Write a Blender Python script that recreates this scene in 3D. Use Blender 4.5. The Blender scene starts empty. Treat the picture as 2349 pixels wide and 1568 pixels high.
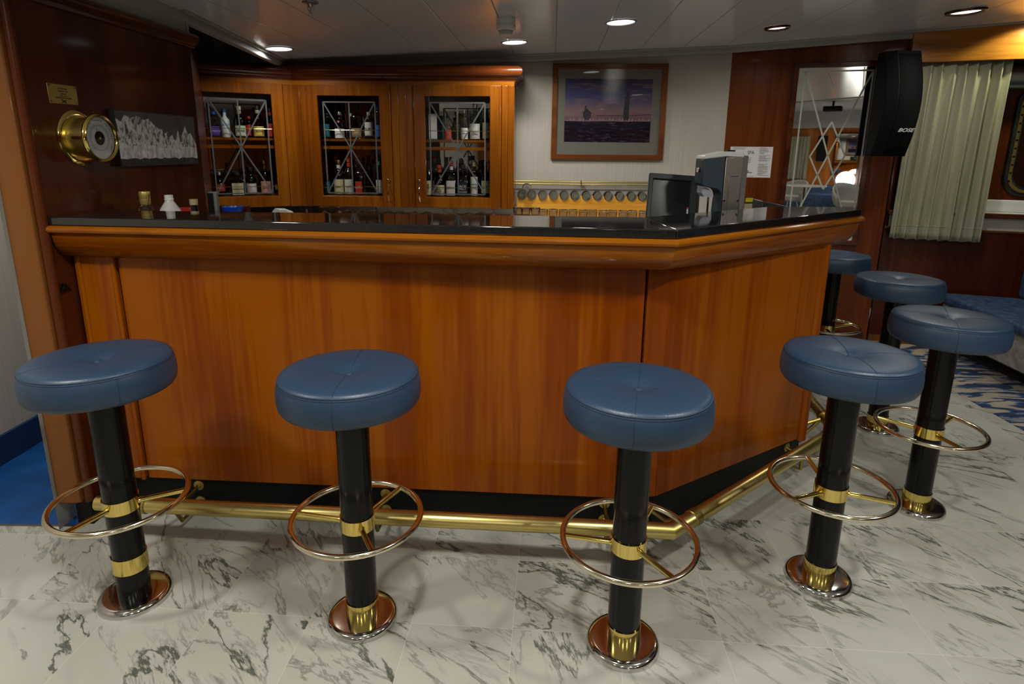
import bpy, bmesh, math, random
from mathutils import Vector, Matrix
random.seed(7)
C = bpy.context.scene.collection
S = bpy.context.scene
PI = math.pi
# ------------------------------------------------------------ camera, world, exposure
H = 1.3721; F = 1368.67; PITCH = 0.23148; ROLL = 0.00965
cam = bpy.data.cameras.new('camera'); camo = bpy.data.objects.new('camera', cam); C.objects.link(camo)
cam.sensor_width = 36.0; cam.lens = 36.0 * F / 2349.0
cam.shift_y = -0.08449 * F / 2349.0
cam.clip_start = 0.05; cam.clip_end = 100
camo.matrix_world = Matrix.Translation((0, 0, H)) @ Matrix.Rotation(PI/2 - PITCH, 4, 'X') @ Matrix.Rotation(ROLL, 4, 'Z')
S.camera = camo
S.view_settings.view_transform = 'Standard'; S.view_settings.look = 'None'
S.view_settings.gamma = 1.0; S.view_settings.use_curve_mapping = False
S.view_settings.exposure = -0.4
w = bpy.data.worlds.new('world'); S.world = w; w.use_nodes = True
w.node_tree.nodes['Background'].inputs[0].default_value = (0.9, 0.85, 0.8, 1)
w.node_tree.nodes['Background'].inputs[1].default_value = 0.02
def ceil_z(x, y=2.0): return 2.045 + 0.045 * x if y > -0.5 else 2.42   # low deckhead over the bar, higher one over the lounge
def lamp(x, y, watts, r=0.085, spread=160, col=(1, 0.97, 0.88), z=None, tilt=None):
    l = bpy.data.lights.new('downlight_lamp', 'AREA'); l.shape = 'DISK'; l.size = r * 2
    l.energy = watts; l.spread = math.radians(spread); l.color = col
    o = bpy.data.objects.new('downlight_lamp', l); C.objects.link(o)
    o.location = (x, y, (ceil_z(x, y) if z is None else z) - 0.012)
    if tilt: o.rotation_euler = tilt
    return o
# x, y, watts, kind (white rim / brass rim), label
DOWN = [(-1.466, 3.962, 7, 'white', 'round white ceiling downlight over the left cabinet door'),
        (0.0, 4.051, 9, 'white', 'round white ceiling downlight just past the smoke detector'),
        (0.587, 3.554, 12, 'white', 'bright white ceiling downlight in front of the lighthouse picture'),
        (1.592, 3.89, 3, 'brass', 'small dim ceiling downlight with brown rim left of the mirror'),
        (2.53, 3.622, 7, 'brass', 'large ceiling downlight with brown rim above the speaker')]
ROOM = [(x, 1.0, 19) for x in (-1.55, -0.15, 1.25, 2.7)] + [(x, -1.6, 12) for x in (-1.55, -0.15, 1.25, 2.7)] + [(x, y, 10) for y in (-4.2, -6.6) for x in (-0.9, 1.1, 3.2)]
for d in DOWN: lamp(d[0], d[1], d[2], r=0.075 if d[3] == 'white' else 0.06)
for d in ROOM: lamp(d[0], d[1], d[2])
lamp(-1.93, 2.35, 9, z=1.92)  # unseen extra lamp, added to brighten the corridor wall; it has no fitting
sp = bpy.data.lights.new('wall_spot_lamp', 'SPOT'); sp.energy = 17; sp.spot_size = math.radians(105); sp.spot_blend = 0.35; sp.shadow_soft_size = 0.02; sp.color = (0.95, 0.95, 0.6)
spo = bpy.data.objects.new('wall_spot_lamp', sp); C.objects.link(spo); spo.location = (3.22, 3.86, 2.165)
spo.rotation_euler = (0.55, 0.12, 0)
# ------------------------------------------------------------ helpers
class MB:
    def __init__(s): s.v = []; s.f = []; s.sm = []
    def add(s, vs, fs, sm=False):
        n = len(s.v); s.v += [tuple(p) for p in vs]; s.f += [[i + n for i in f] for f in fs]; s.sm += [sm] * len(fs); return s
    def box(s, c, d, rz=0.0, M=None):
        x, y, z = d[0]/2, d[1]/2, d[2]/2
        T = Matrix.Translation(c) @ (M if M is not None else Matrix.Rotation(rz, 4, 'Z'))
        vs = [T @ Vector((a*x, b*y, e*z)) for e in (-1, 1) for a, b in ((-1,-1),(1,-1),(1,1),(-1,1))]
        return s.add(vs, [(3,2,1,0),(4,5,6,7),(0,1,5,4),(1,2,6,5),(2,3,7,6),(3,0,4,7)])
    def prism(s, poly, z0, z1):
        n = len(poly); a = sum(poly[i][0]*poly[(i+1)%n][1]-poly[(i+1)%n][0]*poly[i][1] for i in range(n))
        if a < 0: poly = poly[::-1]
        f0 = (lambda p: z0) if not callable(z0) else z0
        f1 = (lambda p: z1) if not callable(z1) else z1
        vs = [(p[0], p[1], f0(p)) for p in poly] + [(p[0], p[1], f1(p)) for p in poly]
        return s.add(vs, [list(range(n))[::-1], list(range(n, 2*n))] + [(i, (i+1)%n, (i+1)%n+n, i+n) for i in range(n)])
    def lathe(s, prof, n=32, c=(0,0,0), M=None, a0=0, a1=2*PI):
        full = abs(a1-a0-2*PI) < 1e-6; k = n if full else n+1
        T = Matrix.Translation(c) @ (M if M is not None else Matrix.Identity(4))
        vs = []
        for r, z in prof:
            for i in range(k):
                t = a0 + (a1-a0)*i/n; vs.append(T @ Vector((r*math.cos(t), r*math.sin(t), z)))
        fs = []
        for j in range(len(prof)-1):
            for i in range(n):
                i2 = (i+1) % k
                fs.append((j*k+i, j*k+i2, (j+1)*k+i2, (j+1)*k+i))
        return s.add(vs, fs, True)
    def tube(s, pts, r, n=12, closed=False, cap=True):
        pts = [Vector(p) for p in pts]; m = len(pts); vs = []; up = None
        for i, p in enumerate(pts):
            a = pts[i-1] if (i > 0 or closed) else p; b = pts[(i+1) % m] if (i < m-1 or closed) else p
            t = (b-a).normalized()
            if up is None:
                up = Vector((0,0,1)) if abs(t.z) < 0.9 else Vector((1,0,0))
            u = (up - t*up.dot(t)).normalized(); up = u; v = t.cross(u)
            rr = r[i] if isinstance(r, (list, tuple)) else r
            # keep thickness at mitres
            for k in range(n):
                q = 2*PI*k/n; vs.append(p + (u*math.cos(q) + v*math.sin(q))*rr)
        fs = []
        for i in range(m if closed else m-1):
            j = (i+1) % m
            for k in range(n): fs.append((i*n+k, i*n+(k+1)%n, j*n+(k+1)%n, j*n+k))
        s.add(vs, fs, True)
        if cap and not closed:
            L = len(s.v) - m*n
            s.f.append([L+k for k in range(n)][::-1]); s.sm.append(False)
            s.f.append([L+(m-1)*n+k for k in range(n)]); s.sm.append(False)
        return s
    def sweep(s, path, prof, closed_prof=True, sm=False):
        # path: plan polyline; prof: (out, z); out is to the right of travel direction
        P = [Vector((p[0], p[1])) for p in path]; m = len(P); n = len(prof); vs = []
        for i in range(m):
            d1 = (P[i]-P[i-1]).normalized() if i > 0 else None
            d2 = (P[i+1]-P[i]).normalized() if i < m-1 else None
            n1 = Vector((d1.y, -d1.x)) if d1 else None; n2 = Vector((d2.y, -d2.x)) if d2 else None
            if n1 and n2:
                b = (n1+n2).normalized(); b = b / max(0.3, b.dot(n1))
            else: b = n1 or n2
            for o, z in prof: vs.append((P[i].x+b.x*o, P[i].y+b.y*o, z))
        fs = []; q = n if closed_prof else n-1
        for i in range(m-1):
            for k in range(q): fs.append((i*n+k, (i+1)*n+k, (i+1)*n+(k+1)%n, i*n+(k+1)%n))
        s.add(vs, fs, sm)
        if closed_prof:
            L = len(s.v)-m*n
            s.f.append([L+k for k in range(n)]); s.sm.append(False); s.f.append([L+(m-1)*n+k for k in range(n)][::-1]); s.sm.append(False)
        return s
    def build(s, name, mat, parent=None, bevel=0, seg=2, loc=None, angle=35):
        me = bpy.data.meshes.new(name); me.from_pydata(s.v, [], s.f); me.validate()
        bm = bmesh.new(); bm.from_mesh(me); bmesh.ops.recalc_face_normals(bm, faces=bm.faces); bm.to_mesh(me); bm.free()
        if any(s.sm) or bevel:
            me.polygons.foreach_set('use_smooth', [True]*len(me.polygons))
            me.set_sharp_from_angle(angle=math.radians(angle))
        me.materials.append(mat)
        o = bpy.data.objects.new(name, me); C.objects.link(o)
        if parent: o.parent = parent
        if loc: o.location = loc
        if bevel:
            b = o.modifiers.new('bevel', 'BEVEL'); b.width = bevel; b.segments = seg; b.limit_method = 'ANGLE'; b.angle_limit = math.radians(40)
        return o
def tag(o, label=None, cat=None, group=None, kind=None):
    if label: o['label'] = label
    if cat: o['category'] = cat
    if group: o['group'] = group
    if kind: o['kind'] = kind
    return o
def thing(name, label, cat, loc=(0,0,0), rz=0, group=None):
    o = bpy.data.objects.new(name, None); C.objects.link(o); o.location = loc; o.rotation_euler = (0,0,rz)
    o.empty_display_size = 0.05
    return tag(o, label, cat, group)
def struct(o): o['kind'] = 'structure'; return o
class Fr:
    """vertical plane: s along, o outwards (towards the room), z up"""
    def __init__(s, A, d, flip=False):
        s.A = Vector((A[0], A[1])); s.d = Vector(d).normalized(); s.n = Vector((s.d.y, -s.d.x))
        if s.n.y > 0: s.n = -s.n
        if flip: s.n = -s.n
        s.rz = math.atan2(s.d.y, s.d.x)
    def p(s, a, o, z): q = s.A + s.d*a + s.n*o; return Vector((q.x, q.y, z))
    def box(s, mb, s0, s1, o0, o1, z0, z1):
        q = [s.p(a, o, z) for z in (z0, z1) for a, o in ((s0,o0),(s1,o0),(s1,o1),(s0,o1))]
        return mb.add(q, [(3,2,1,0),(4,5,6,7),(0,1,5,4),(1,2,6,5),(2,3,7,6),(3,0,4,7)])
    def frame(s, mb, s0, s1, z0, z1, wd, o0, o1, wt=None, wb=None):
        wt = wt or wd; wb = wb or wd       # mitred frame: four members
        O = [(s0,z0),(s1,z0),(s1,z1),(s0,z1)]; I = [(s0+wd,z0+wb),(s1-wd,z0+wb),(s1-wd,z1-wt),(s0+wd,z1-wt)]
        vs = [s.p(a, o, z) for o in (o0, o1) for a, z in O+I]
        fs = []
        for i in range(4):
            j = (i+1) % 4
            fs += [(i, j, 4+j, 4+i), (8+i, 8+j, 12+j, 12+i), (i, j, 8+j, 8+i), (4+i, 4+j, 12+j, 12+i)]
        return mb.add(vs, fs)
    def strip(s, mb, a, b, wd, o0, o1):
        a = Vector(a); b = Vector(b); t = (b-a).normalized(); q = Vector((-t.y, t.x))*wd/2
        P = [a-q, b-q, b+q, a+q]
        vs = [s.p(c.x, o, c.y) for o in (o0, o1) for c in P]
        return mb.add(vs, [(3,2,1,0),(4,5,6,7),(0,1,5,4),(1,2,6,5),(2,3,7,6),(3,0,4,7)])
    def mat(s, a, o, z):   # text matrix: x along +s visually left->right, y up, normal out
        r = Vector((-s.n.y, s.n.x, 0)); u = Vector((0,0,1)); n = Vector((s.n.x, s.n.y, 0))
        p = s.p(a, o, z)
        return Matrix(((r.x,u.x,n.x,p.x),(r.y,u.y,n.y,p.y),(r.z,u.z,n.z,p.z),(0,0,0,1)))
def text(body, size, M, mat, parent=None, name='lettering', sx=1.0, ext=0.0004, align='CENTER', shear=0, bold=0):
    cu = bpy.data.curves.new('t', 'FONT'); cu.body = body; cu.size = size; cu.extrude = ext; cu.align_x = align; cu.align_y = 'CENTER'; cu.shear = shear; cu.offset = bold; cu.resolution_u = 3
    o = bpy.data.objects.new('t', cu); C.objects.link(o)
    bpy.context.view_layer.update()
    me = bpy.data.meshes.new_from_object(o.evaluated_get(bpy.context.evaluated_depsgraph_get()))
    bpy.data.objects.remove(o); bpy.data.curves.remove(cu)
    me.transform(Matrix.Diagonal((sx,1,1,1))); me.transform(M)
    me.materials.clear(); me.materials.append(mat)
    r = bpy.data.objects.new(name, me); C.objects.link(r)
    if parent: r.parent = parent
    return r
# ------------------------------------------------------------ materials
def nodes(name):
    m = bpy.data.materials.new(name); m.use_nodes = True; nt = m.node_tree
    return m, nt, nt.nodes['Principled BSDF']
def N(nt, t, **k):
    n = nt.nodes.new(t)
    for a, b in k.items():
        if hasattr(n, a): setattr(n, a, b)
        else: n.inputs[a].default_value = b
    return n
def plain(name, col, rough=0.5, metal=0, coat=0, spec=None, bump=None, em=None, coatr=0.05):
    m, nt, b = nodes(name)
    b.inputs['Base Color'].default_value = (*col, 1); b.inputs['Roughness'].default_value = rough; b.inputs['Metallic'].default_value = metal
    b.inputs['Coat Weight'].default_value = coat; b.inputs['Coat Roughness'].default_value = coatr
    if spec is not None: b.inputs['Specular IOR Level'].default_value = spec
    if em: b.inputs['Emission Color'].default_value = (*em[0], 1); b.inputs['Emission Strength'].default_value = em[1]
    if bump:
        tc = N(nt, 'ShaderNodeTexCoord'); no = N(nt, 'ShaderNodeTexNoise'); no.inputs['Scale'].default_value = bump[0]; no.inputs['Detail'].default_value = 4
        bu = N(nt, 'ShaderNodeBump'); bu.inputs['Strength'].default_value = bump[1]; bu.inputs['Distance'].default_value = 0.002
        nt.links.new(tc.outputs['Object'], no.inputs['Vector']); nt.links.new(no.outputs['Fac'], bu.inputs['Height']); nt.links.new(bu.outputs[0], b.inputs['Normal'])
    return m
def ramp(nt, stops):
    r = nt.nodes.new('ShaderNodeValToRGB'); e = r.color_ramp.elements
    while len(e) < len(stops): e.new(0.5)
    for i, (p, c) in enumerate(stops): e[i].position = p; e[i].color = (*c, 1) if len(c) == 3 else c
    return r
def wood(name, dark, mid, light, vertical=True, rough=0.28, coat=0.5, scale=1.0):
    m, nt, b = nodes(name); L = nt.links.new; b.inputs['Specular IOR Level'].default_value = 0.12
    tc = N(nt, 'ShaderNodeTexCoord'); mp = N(nt, 'ShaderNodeMapping'); L(tc.outputs['Object'], mp.inputs['Vector'])
    mp.inputs['Scale'].default_value = (scale, scale, 0.045*scale) if vertical else (0.12*scale, 0.12*scale, scale*1.6)
    n1 = N(nt, 'ShaderNodeTexNoise'); n1.inputs['Scale'].default_value = 3.2; n1.inputs['Detail'].default_value = 3; n1.inputs['Distortion'].default_value = 0.4
    n2 = N(nt, 'ShaderNodeTexNoise'); n2.inputs['Scale'].default_value = 60; n2.inputs['Detail'].default_value = 6
    n3 = N(nt, 'ShaderNodeTexNoise'); n3.inputs['Scale'].default_value = 13; n3.inputs['Detail'].default_value = 4
    for n in (n1, n2, n3): L(mp.outputs[0], n.inputs['Vector'])
    a = N(nt, 'ShaderNodeMath', operation='MULTIPLY_ADD'); L(n2.outputs['Fac'], a.inputs[0]); a.inputs[1].default_value = 0.35
    L(n1.outputs['Fac'], a.inputs[2])
    a2 = N(nt, 'ShaderNodeMath', operation='MULTIPLY_ADD'); L(n3.outputs['Fac'], a2.inputs[0]); a2.inputs[1].default_value = 0.45; L(a.outputs[0], a2.inputs[2])
    r = ramp(nt, [(0.62, dark), (0.88, mid), (1.0, light)]); L(a2.outputs[0], r.inputs[0]); L(r.outputs[0], b.inputs['Base Color'])
    b.inputs['Roughness'].default_value = rough; b.inputs['Coat Weight'].default_value = coat; b.inputs['Coat Roughness'].default_value = 0.09
    bu = N(nt, 'ShaderNodeBump'); bu.inputs['Strength'].default_value = 0.06; bu.inputs['Distance'].default_value = 0.001; L(n2.outputs['Fac'], bu.inputs['Height']); L(bu.outputs[0], b.inputs['Normal'])
    return m
def glass(name, tint=(0.9,0.93,0.92), gl=0.06, edge=0.5, rough=0.0):
    """thin clear glass: see-through with a grazing-angle reflection"""
    m = bpy.data.materials.new(name); m.use_nodes = True; nt = m.node_tree; nt.nodes.clear(); L = nt.links.new
    out = N(nt, 'ShaderNodeOutputMaterial'); t = N(nt, 'ShaderNodeBsdfTransparent'); g = N(nt, 'ShaderNodeBsdfGlossy'); g.inputs['Roughness'].default_value = rough
    lw = N(nt, 'ShaderNodeLayerWeight'); lw.inputs['Blend'].default_value = 0.25
    ml = N(nt, 'ShaderNodeMath', operation='MULTIPLY_ADD', use_clamp=True); L(lw.outputs['Facing'], ml.inputs[0]); ml.inputs[1].default_value = edge; ml.inputs[2].default_value = gl
    mc = N(nt, 'ShaderNodeMix', data_type='RGBA'); L(lw.outputs['Facing'], mc.inputs[0])
    mc.inputs[6].default_value = (*tint, 1); mc.inputs[7].default_value = (*[c*(1-0.6*edge) for c in tint], 1)
    L(mc.outputs[2], t.inputs[0]); mx = N(nt, 'ShaderNodeMixShader'); L(ml.outputs[0], mx.inputs[0]); L(t.outputs[0], mx.inputs[1]); L(g.outputs[0], mx.inputs[2]); L(mx.outputs[0], out.inputs[0])
    return m
M_bar = wood('bar_veneer', (0.12, 0.018, 0.0), (0.205, 0.042, 0.0004), (0.27, 0.068, 0.001), scale=1.0, coat=0.14)
M_barh = wood('bar_moulding_wood', (0.12, 0.022, 0.0004), (0.205, 0.05, 0.001), (0.28, 0.085, 0.002), vertical=False, rough=0.22, coat=0.4)
M_cab = wood('cabinet_teak', (0.12, 0.027, 0.002), (0.20, 0.056, 0.003), (0.28, 0.09, 0.006))
M_cabh = wood('cabinet_teak_rail', (0.12, 0.027, 0.002), (0.20, 0.056, 0.003), (0.28, 0.09, 0.006), vertical=False)
M_mah = wood('mahogany_panel', (0.038, 0.006, 0.002), (0.06, 0.011, 0.003), (0.085, 0.019, 0.005), rough=0.3, coat=0.25)
M_crown = wood('crown_mahogany', (0.05, 0.009, 0.002), (0.085, 0.017, 0.003), (0.12, 0.028, 0.005), vertical=False, rough=0.3, coat=0.3)
M_mahr = wood('warm_mahogany', (0.065, 0.011, 0.002), (0.105, 0.021, 0.003), (0.15, 0.036, 0.006), rough=0.35, coat=0.25)
M_mahh = wood('mahogany_trim', (0.03, 0.005, 0.002), (0.055, 0.011, 0.003), (0.08, 0.02, 0.006), vertical=False, rough=0.25, coat=0.4)
M_post = wood('post_wood', (0.08, 0.024, 0.005), (0.14, 0.046, 0.010), (0.19, 0.068, 0.016), rough=0.4, coat=0.2)
M_pic = wood('picture_frame_wood', (0.11, 0.028, 0.006), (0.16, 0.045, 0.011), (0.21, 0.065, 0.018), vertical=False, rough=0.4, coat=0.2)
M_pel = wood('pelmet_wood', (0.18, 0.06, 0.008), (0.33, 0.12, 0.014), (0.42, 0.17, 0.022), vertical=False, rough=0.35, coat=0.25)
M_rack = wood('glass_rack_wood', (0.5, 0.2, 0.02), (0.68, 0.3, 0.035), (0.78, 0.38, 0.05), vertical=False, rough=0.4, coat=0.3)
M_black = plain('black_lacquer', (0.003, 0.003, 0.003), 0.2, spec=0.25)
M_kick = plain('black_kick_board', (0.005, 0.005, 0.005), 0.4, spec=0.15)
M_dark = plain('dark_void_black', (0.01, 0.009, 0.008), 0.8)
M_brass = plain('polished_brass', (0.80, 0.62, 0.18), 0.12, 1)
M_brassb = plain('brushed_brass', (0.66, 0.53, 0.19), 0.3, 1)
M_brassd = plain('dull_brass', (0.42, 0.33, 0.10), 0.35, 1)
M_ring = plain('worn_brass_ring', (0.76, 0.68, 0.50), 0.14, 1)
M_chrome = plain('chrome', (0.62, 0.6, 0.57), 0.1, 1)
M_steel = plain('brushed_steel', (0.45, 0.42, 0.38), 0.32, 1)
M_leather = plain('blue_leather', (0.018, 0.043, 0.084), 0.40, bump=(260, 0.25), spec=0.5)
M_seam = plain('dark_blue_seam', (0.008, 0.03, 0.07), 0.6)
M_white = plain('white_plastic', (0.75, 0.75, 0.73), 0.4)
M_paper = plain('paper', (0.72, 0.71, 0.70), 0.6)
M_ink = plain('black_ink', (0.02, 0.02, 0.02), 0.6)
M_blackp = plain('black_plastic', (0.005, 0.005, 0.005), 0.6, spec=0.12)
M_mirror = plain('mirror_silver', (0.85, 0.87, 0.86), 0.01, 1)
M_dmirror = plain('cabinet_mirror', (0.55, 0.53, 0.5), 0.02, 1)
M_etch = bpy.data.materials.new('frosted_etching'); M_etch.use_nodes = True; nt = M_etch.node_tree
_b = nt.nodes['Principled BSDF']; _b.inputs['Base Color'].default_value = (0.11, 0.125, 0.13, 1); _b.inputs['Roughness'].default_value = 0.8
_t = N(nt, 'ShaderNodeBsdfTransparent'); _m = N(nt, 'ShaderNodeMixShader'); _m.inputs[0].default_value = 0.72
nt.links.new(_t.outputs[0], _m.inputs[1]); nt.links.new(_b.outputs[0], _m.inputs[2]); nt.links.new(_m.outputs[0], nt.nodes['Material Output'].inputs[0])
M_pane = glass('door_glass', (0.92, 0.93, 0.93), 0.035, 0.25)
M_clear = plain('clear_glassware', (0.95, 0.97, 0.96), 0.0); M_clear.node_tree.nodes['Principled BSDF'].inputs['Transmission Weight'].default_value = 1.0; M_clear.node_tree.nodes['Principled BSDF'].inputs['IOR'].default_value = 1.45
M_base = plain('thick_glass_base', (0.15, 0.16, 0.11), 0.2, coat=1)
M_pglass = glass('picture_glass', (0.95, 0.95, 0.95), 0.045, 0.2)
M_diff = plain('lit_diffuser', (0.9, 0.9, 0.9), 0.5, em=((1, 0.97, 0.93), 5.0))
M_rimd = plain('bronze_rim', (0.12, 0.06, 0.03), 0.25, 1)
M_granite, nt, b = nodes('black_granite')
no = N(nt, 'ShaderNodeTexNoise'); no.inputs['Scale'].default_value = 260; r = ramp(nt, [(0.5, (0.006,0.006,0.006)), (0.75, (0.02,0.02,0.018))])
tc = N(nt, 'ShaderNodeTexCoord'); nt.links.new(tc.outputs['Object'], no.inputs['Vector']); nt.links.new(no.outputs['Fac'], r.inputs[0]); nt.links.new(r.outputs[0], b.inputs['Base Color'])
b.inputs['Roughness'].default_value = 0.06; b.inputs['IOR'].default_value = 1.7
# ceiling: glossy white metal planks
M_ceil, nt, b = nodes('ceiling_planks'); L = nt.links.new
b.inputs['Base Color'].default_value = (0.42, 0.42, 0.40, 1); b.inputs['Roughness'].default_value = 0.16; b.inputs['Specular IOR Level'].default_value = 0.6
b.inputs['Metallic'].default_value = 0.0
tc = N(nt, 'ShaderNodeTexCoord'); mp = N(nt, 'ShaderNodeMapping'); mp.inputs['Rotation'].default_value = (0,0,0.065); L(tc.outputs['Object'], mp.inputs[0])
sx = N(nt, 'ShaderNodeSeparateXYZ'); L(mp.outputs[0], sx.inputs[0])
d = N(nt, 'ShaderNodeMath', operation='DIVIDE'); L(sx.outputs[0], d.inputs[0]); d.inputs[1].default_value = 0.3
fr = N(nt, 'ShaderNodeMath', operation='FRACT'); L(d.outputs[0], fr.inputs[0])
ra = ramp(nt, [(0.0, (0,0,0)), (0.012, (1,1,1)), (0.988, (1,1,1)), (1.0, (0,0,0))]); L(fr.outputs[0], ra.inputs[0])
bu = N(nt, 'ShaderNodeBump'); bu.inputs['Distance'].default_value = 0.004; bu.inputs['Strength'].default_value = 0.8; L(ra.outputs[0], bu.inputs['Height']); L(bu.outputs[0], b.inputs['Normal'])
ra2 = ramp(nt, [(0.0, (0.16,0.16,0.16)), (0.012, (0.76,0.76,0.78)), (0.985, (0.76,0.76,0.78)), (1.0, (0.9,0.9,0.9))]); L(fr.outputs[0], ra2.inputs[0]); L(ra2.outputs[0], b.inputs['Base Color'])  # dark joint line; the pale plank edge is a highlight painted into the colour
# marble tiles
def marble():
    m, nt, b = nodes('marble_tiles'); L = nt.links.new
    tc = N(nt, 'ShaderNodeTexCoord'); mp = N(nt, 'ShaderNodeMapping'); L(tc.outputs['Object'], mp.inputs[0])
    mp.inputs['Rotation'].default_value = (0,0,0.065); mp.inputs['Location'].default_value = (0.085, 0.035, 0)
    v = N(nt, 'ShaderNodeVectorMath', operation='SCALE'); v.inputs['Scale'].default_value = 1/0.3035; L(mp.outputs[0], v.inputs[0])
    fl = N(nt, 'ShaderNodeVectorMath', operation='FLOOR'); L(v.outputs[0], fl.inputs[0])
    frc = N(nt, 'ShaderNodeVectorMath', operation='FRACTION'); L(v.outputs[0], frc.inputs[0])
    wn = N(nt, 'ShaderNodeTexWhiteNoise', noise_dimensions='2D'); L(fl.outputs[0], wn.inputs['Vector'])
    # per-tile offset and gentle rotation of the vein field
    off = N(nt, 'ShaderNodeVectorMath', operation='SCALE'); off.inputs['Scale'].default_value = 5.0; L(wn.outputs['Color'], off.inputs[0])
    ad = N(nt, 'ShaderNodeVectorMath', operation='ADD'); L(mp.outputs[0], ad.inputs[0]); L(off.outputs[0], ad.inputs[1])
    vr = N(nt, 'ShaderNodeVectorRotate', rotation_type='Z_AXIS'); L(ad.outputs[0], vr.inputs[0])
    an = N(nt, 'ShaderNodeMath', operation='MULTIPLY_ADD'); L(wn.outputs['Value'], an.inputs[0]); an.inputs[1].default_value = 0.7; an.inputs[2].default_value = 0.45
    L(an.outputs[0], vr.inputs['Angle'])
    st = N(nt, 'ShaderNodeMapping'); st.inputs['Scale'].default_value = (0.75, 2.6, 1); L(vr.outputs[0], st.inputs[0])
    def vein(scale, wid, dist, detail):
        n = N(nt, 'ShaderNodeTexNoise'); n.inputs['Scale'].default_value = scale; n.inputs['Detail'].default_value = detail; n.inputs['Roughness'].default_value = 0.62; n.inputs['Distortion'].default_value = dist
        L(st.outputs[0], n.inputs['Vector'])
        s = N(nt, 'ShaderNodeMath', operation='SUBTRACT'); L(n.outputs['Fac'], s.inputs[0]); s.inputs[1].default_value = 0.5
        a = N(nt, 'ShaderNodeMath', operation='ABSOLUTE'); L(s.outputs[0], a.inputs[0])
        mr = N(nt, 'ShaderNodeMapRange'); mr.inputs['From Min'].default_value = 0; mr.inputs['From Max'].default_value = wid; mr.inputs['To Min'].default_value = 1; mr.inputs['To Max'].default_value = 0; L(a.outputs[0], mr.inputs[0])
        return mr
    v1 = vein(1.25, 0.013, 0.45, 10); v2 = vein(2.9, 0.02, 0.6, 10)
    nm = N(nt, 'ShaderNodeTexNoise'); nm.inputs['Scale'].default_value = 2.6; nm.inputs['Detail'].default_value = 3; L(ad.outputs[0], nm.inputs['Vector'])
    mk = N(nt, 'ShaderNodeMapRange'); mk.inputs['From Min'].default_value = 0.44; mk.inputs['From Max'].default_value = 0.60; L(nm.outputs['Fac'], mk.inputs[0])
    m1 = N(nt, 'ShaderNodeMath', operation='MULTIPLY'); L(v1.outputs[0], m1.inputs[0]); L(mk.outputs[0], m1.inputs[1])
    m2 = N(nt, 'ShaderNodeMath', operation='MULTIPLY'); L(v2.outputs[0], m2.inputs[0]); L(mk.outputs[0], m2.inputs[1])
    m2b = N(nt, 'ShaderNodeMath', operation='MULTIPLY_ADD', use_clamp=True); L(m2.outputs[0], m2b.inputs[0]); m2b.inputs[1].default_value = 0.65
    m1s = N(nt, 'ShaderNodeMath', operation='MULTIPLY_ADD'); L(v1.outputs[0], m1s.inputs[0]); m1s.inputs[1].default_value = 0.42; L(m1.outputs[0], m1s.inputs[2])
    L(m1s.outputs[0], m2b.inputs[2])
    base = N(nt, 'ShaderNodeMix', data_type='RGBA'); L(nm.outputs['Fac'], base.inputs[0]); base.inputs[6].default_value = (0.49, 0.49, 0.44, 1); base.inputs[7].default_value = (0.34, 0.33, 0.29, 1)
    cm = N(nt, 'ShaderNodeMix', data_type='RGBA'); L(m2b.outputs[0], cm.inputs[0]); L(base.outputs[2], cm.inputs[6]); cm.inputs[7].default_value = (0.085, 0.095, 0.08, 1)
    # joints
    sp_ = N(nt, 'ShaderNodeSeparateXYZ'); L(frc.outputs[0], sp_.inputs[0]); js = []
    for k in (0, 1):
        c = N(nt, 'ShaderNodeMath', operation='SUBTRACT'); L(sp_.outputs[k], c.inputs[0]); c.inputs[1].default_value = 0.5
        a = N(nt, 'ShaderNodeMath', operation='ABSOLUTE'); L(c.outputs[0], a.inputs[0])
        g = N(nt, 'ShaderNodeMath', operation='GREATER_THAN'); L(a.outputs[0], g.inputs[0]); g.inputs[1].default_value = 0.4965; js.append(g)
    mxn = N(nt, 'ShaderNodeMath', operation='MAXIMUM'); L(js[0].outputs[0], mxn.inputs[0]); L(js[1].outputs[0], mxn.inputs[1])
    jm = N(nt, 'ShaderNodeMath', operation='MULTIPLY'); L(mxn.outputs[0], jm.inputs[0]); jm.inputs[1].default_value = 0.45
    c2 = N(nt, 'ShaderNodeMix', data_type='RGBA'); L(jm.outputs[0], c2.inputs[0]); L(cm.outputs[2], c2.inputs[6]); c2.inputs[7].default_value = (0.62, 0.6, 0.53, 1)
    L(c2.outputs[2], b.inputs['Base Color']); b.inputs['Roughness'].default_value = 0.34
    return m
M_marble = marble()
def noisy(name, stops, scale, rough=0.8, detail=4, stretch=(1,1,1), dist=0, rot=0):
    m, nt, b = nodes(name); L = nt.links.new
    tc = N(nt, 'ShaderNodeTexCoord'); mp = N(nt, 'ShaderNodeMapping'); mp.inputs['Scale'].default_value = stretch; mp.inputs['Rotation'].default_value = (0,0,rot); L(tc.outputs['Object'], mp.inputs[0])
    n = N(nt, 'ShaderNodeTexNoise'); n.inputs['Scale'].default_value = scale; n.inputs['Detail'].default_value = detail; n.inputs['Distortion'].default_value = dist; L(mp.outputs[0], n.inputs['Vector'])
    r = ramp(nt, stops); L(n.outputs['Fac'], r.inputs[0]); L(r.outputs[0], b.inputs['Base Color']); b.inputs['Roughness'].default_value = rough
    return m
M_carpet = noisy('patterned_carpet', [(0.44, (0.012,0.028,0.07)), (0.485, (0.03,0.09,0.24)), (0.515, (0.33,0.27,0.2)), (0.62, (0.36,0.31,0.25))], 5.5, 0.95, 8, (0.8, 3.2, 1), 1.0, rot=0.6)
M_bluef = noisy('blue_painted_floor', [(0.4, (0.002,0.045,0.17)), (0.65, (0.004,0.07,0.25))], 6, 0.45)
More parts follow.
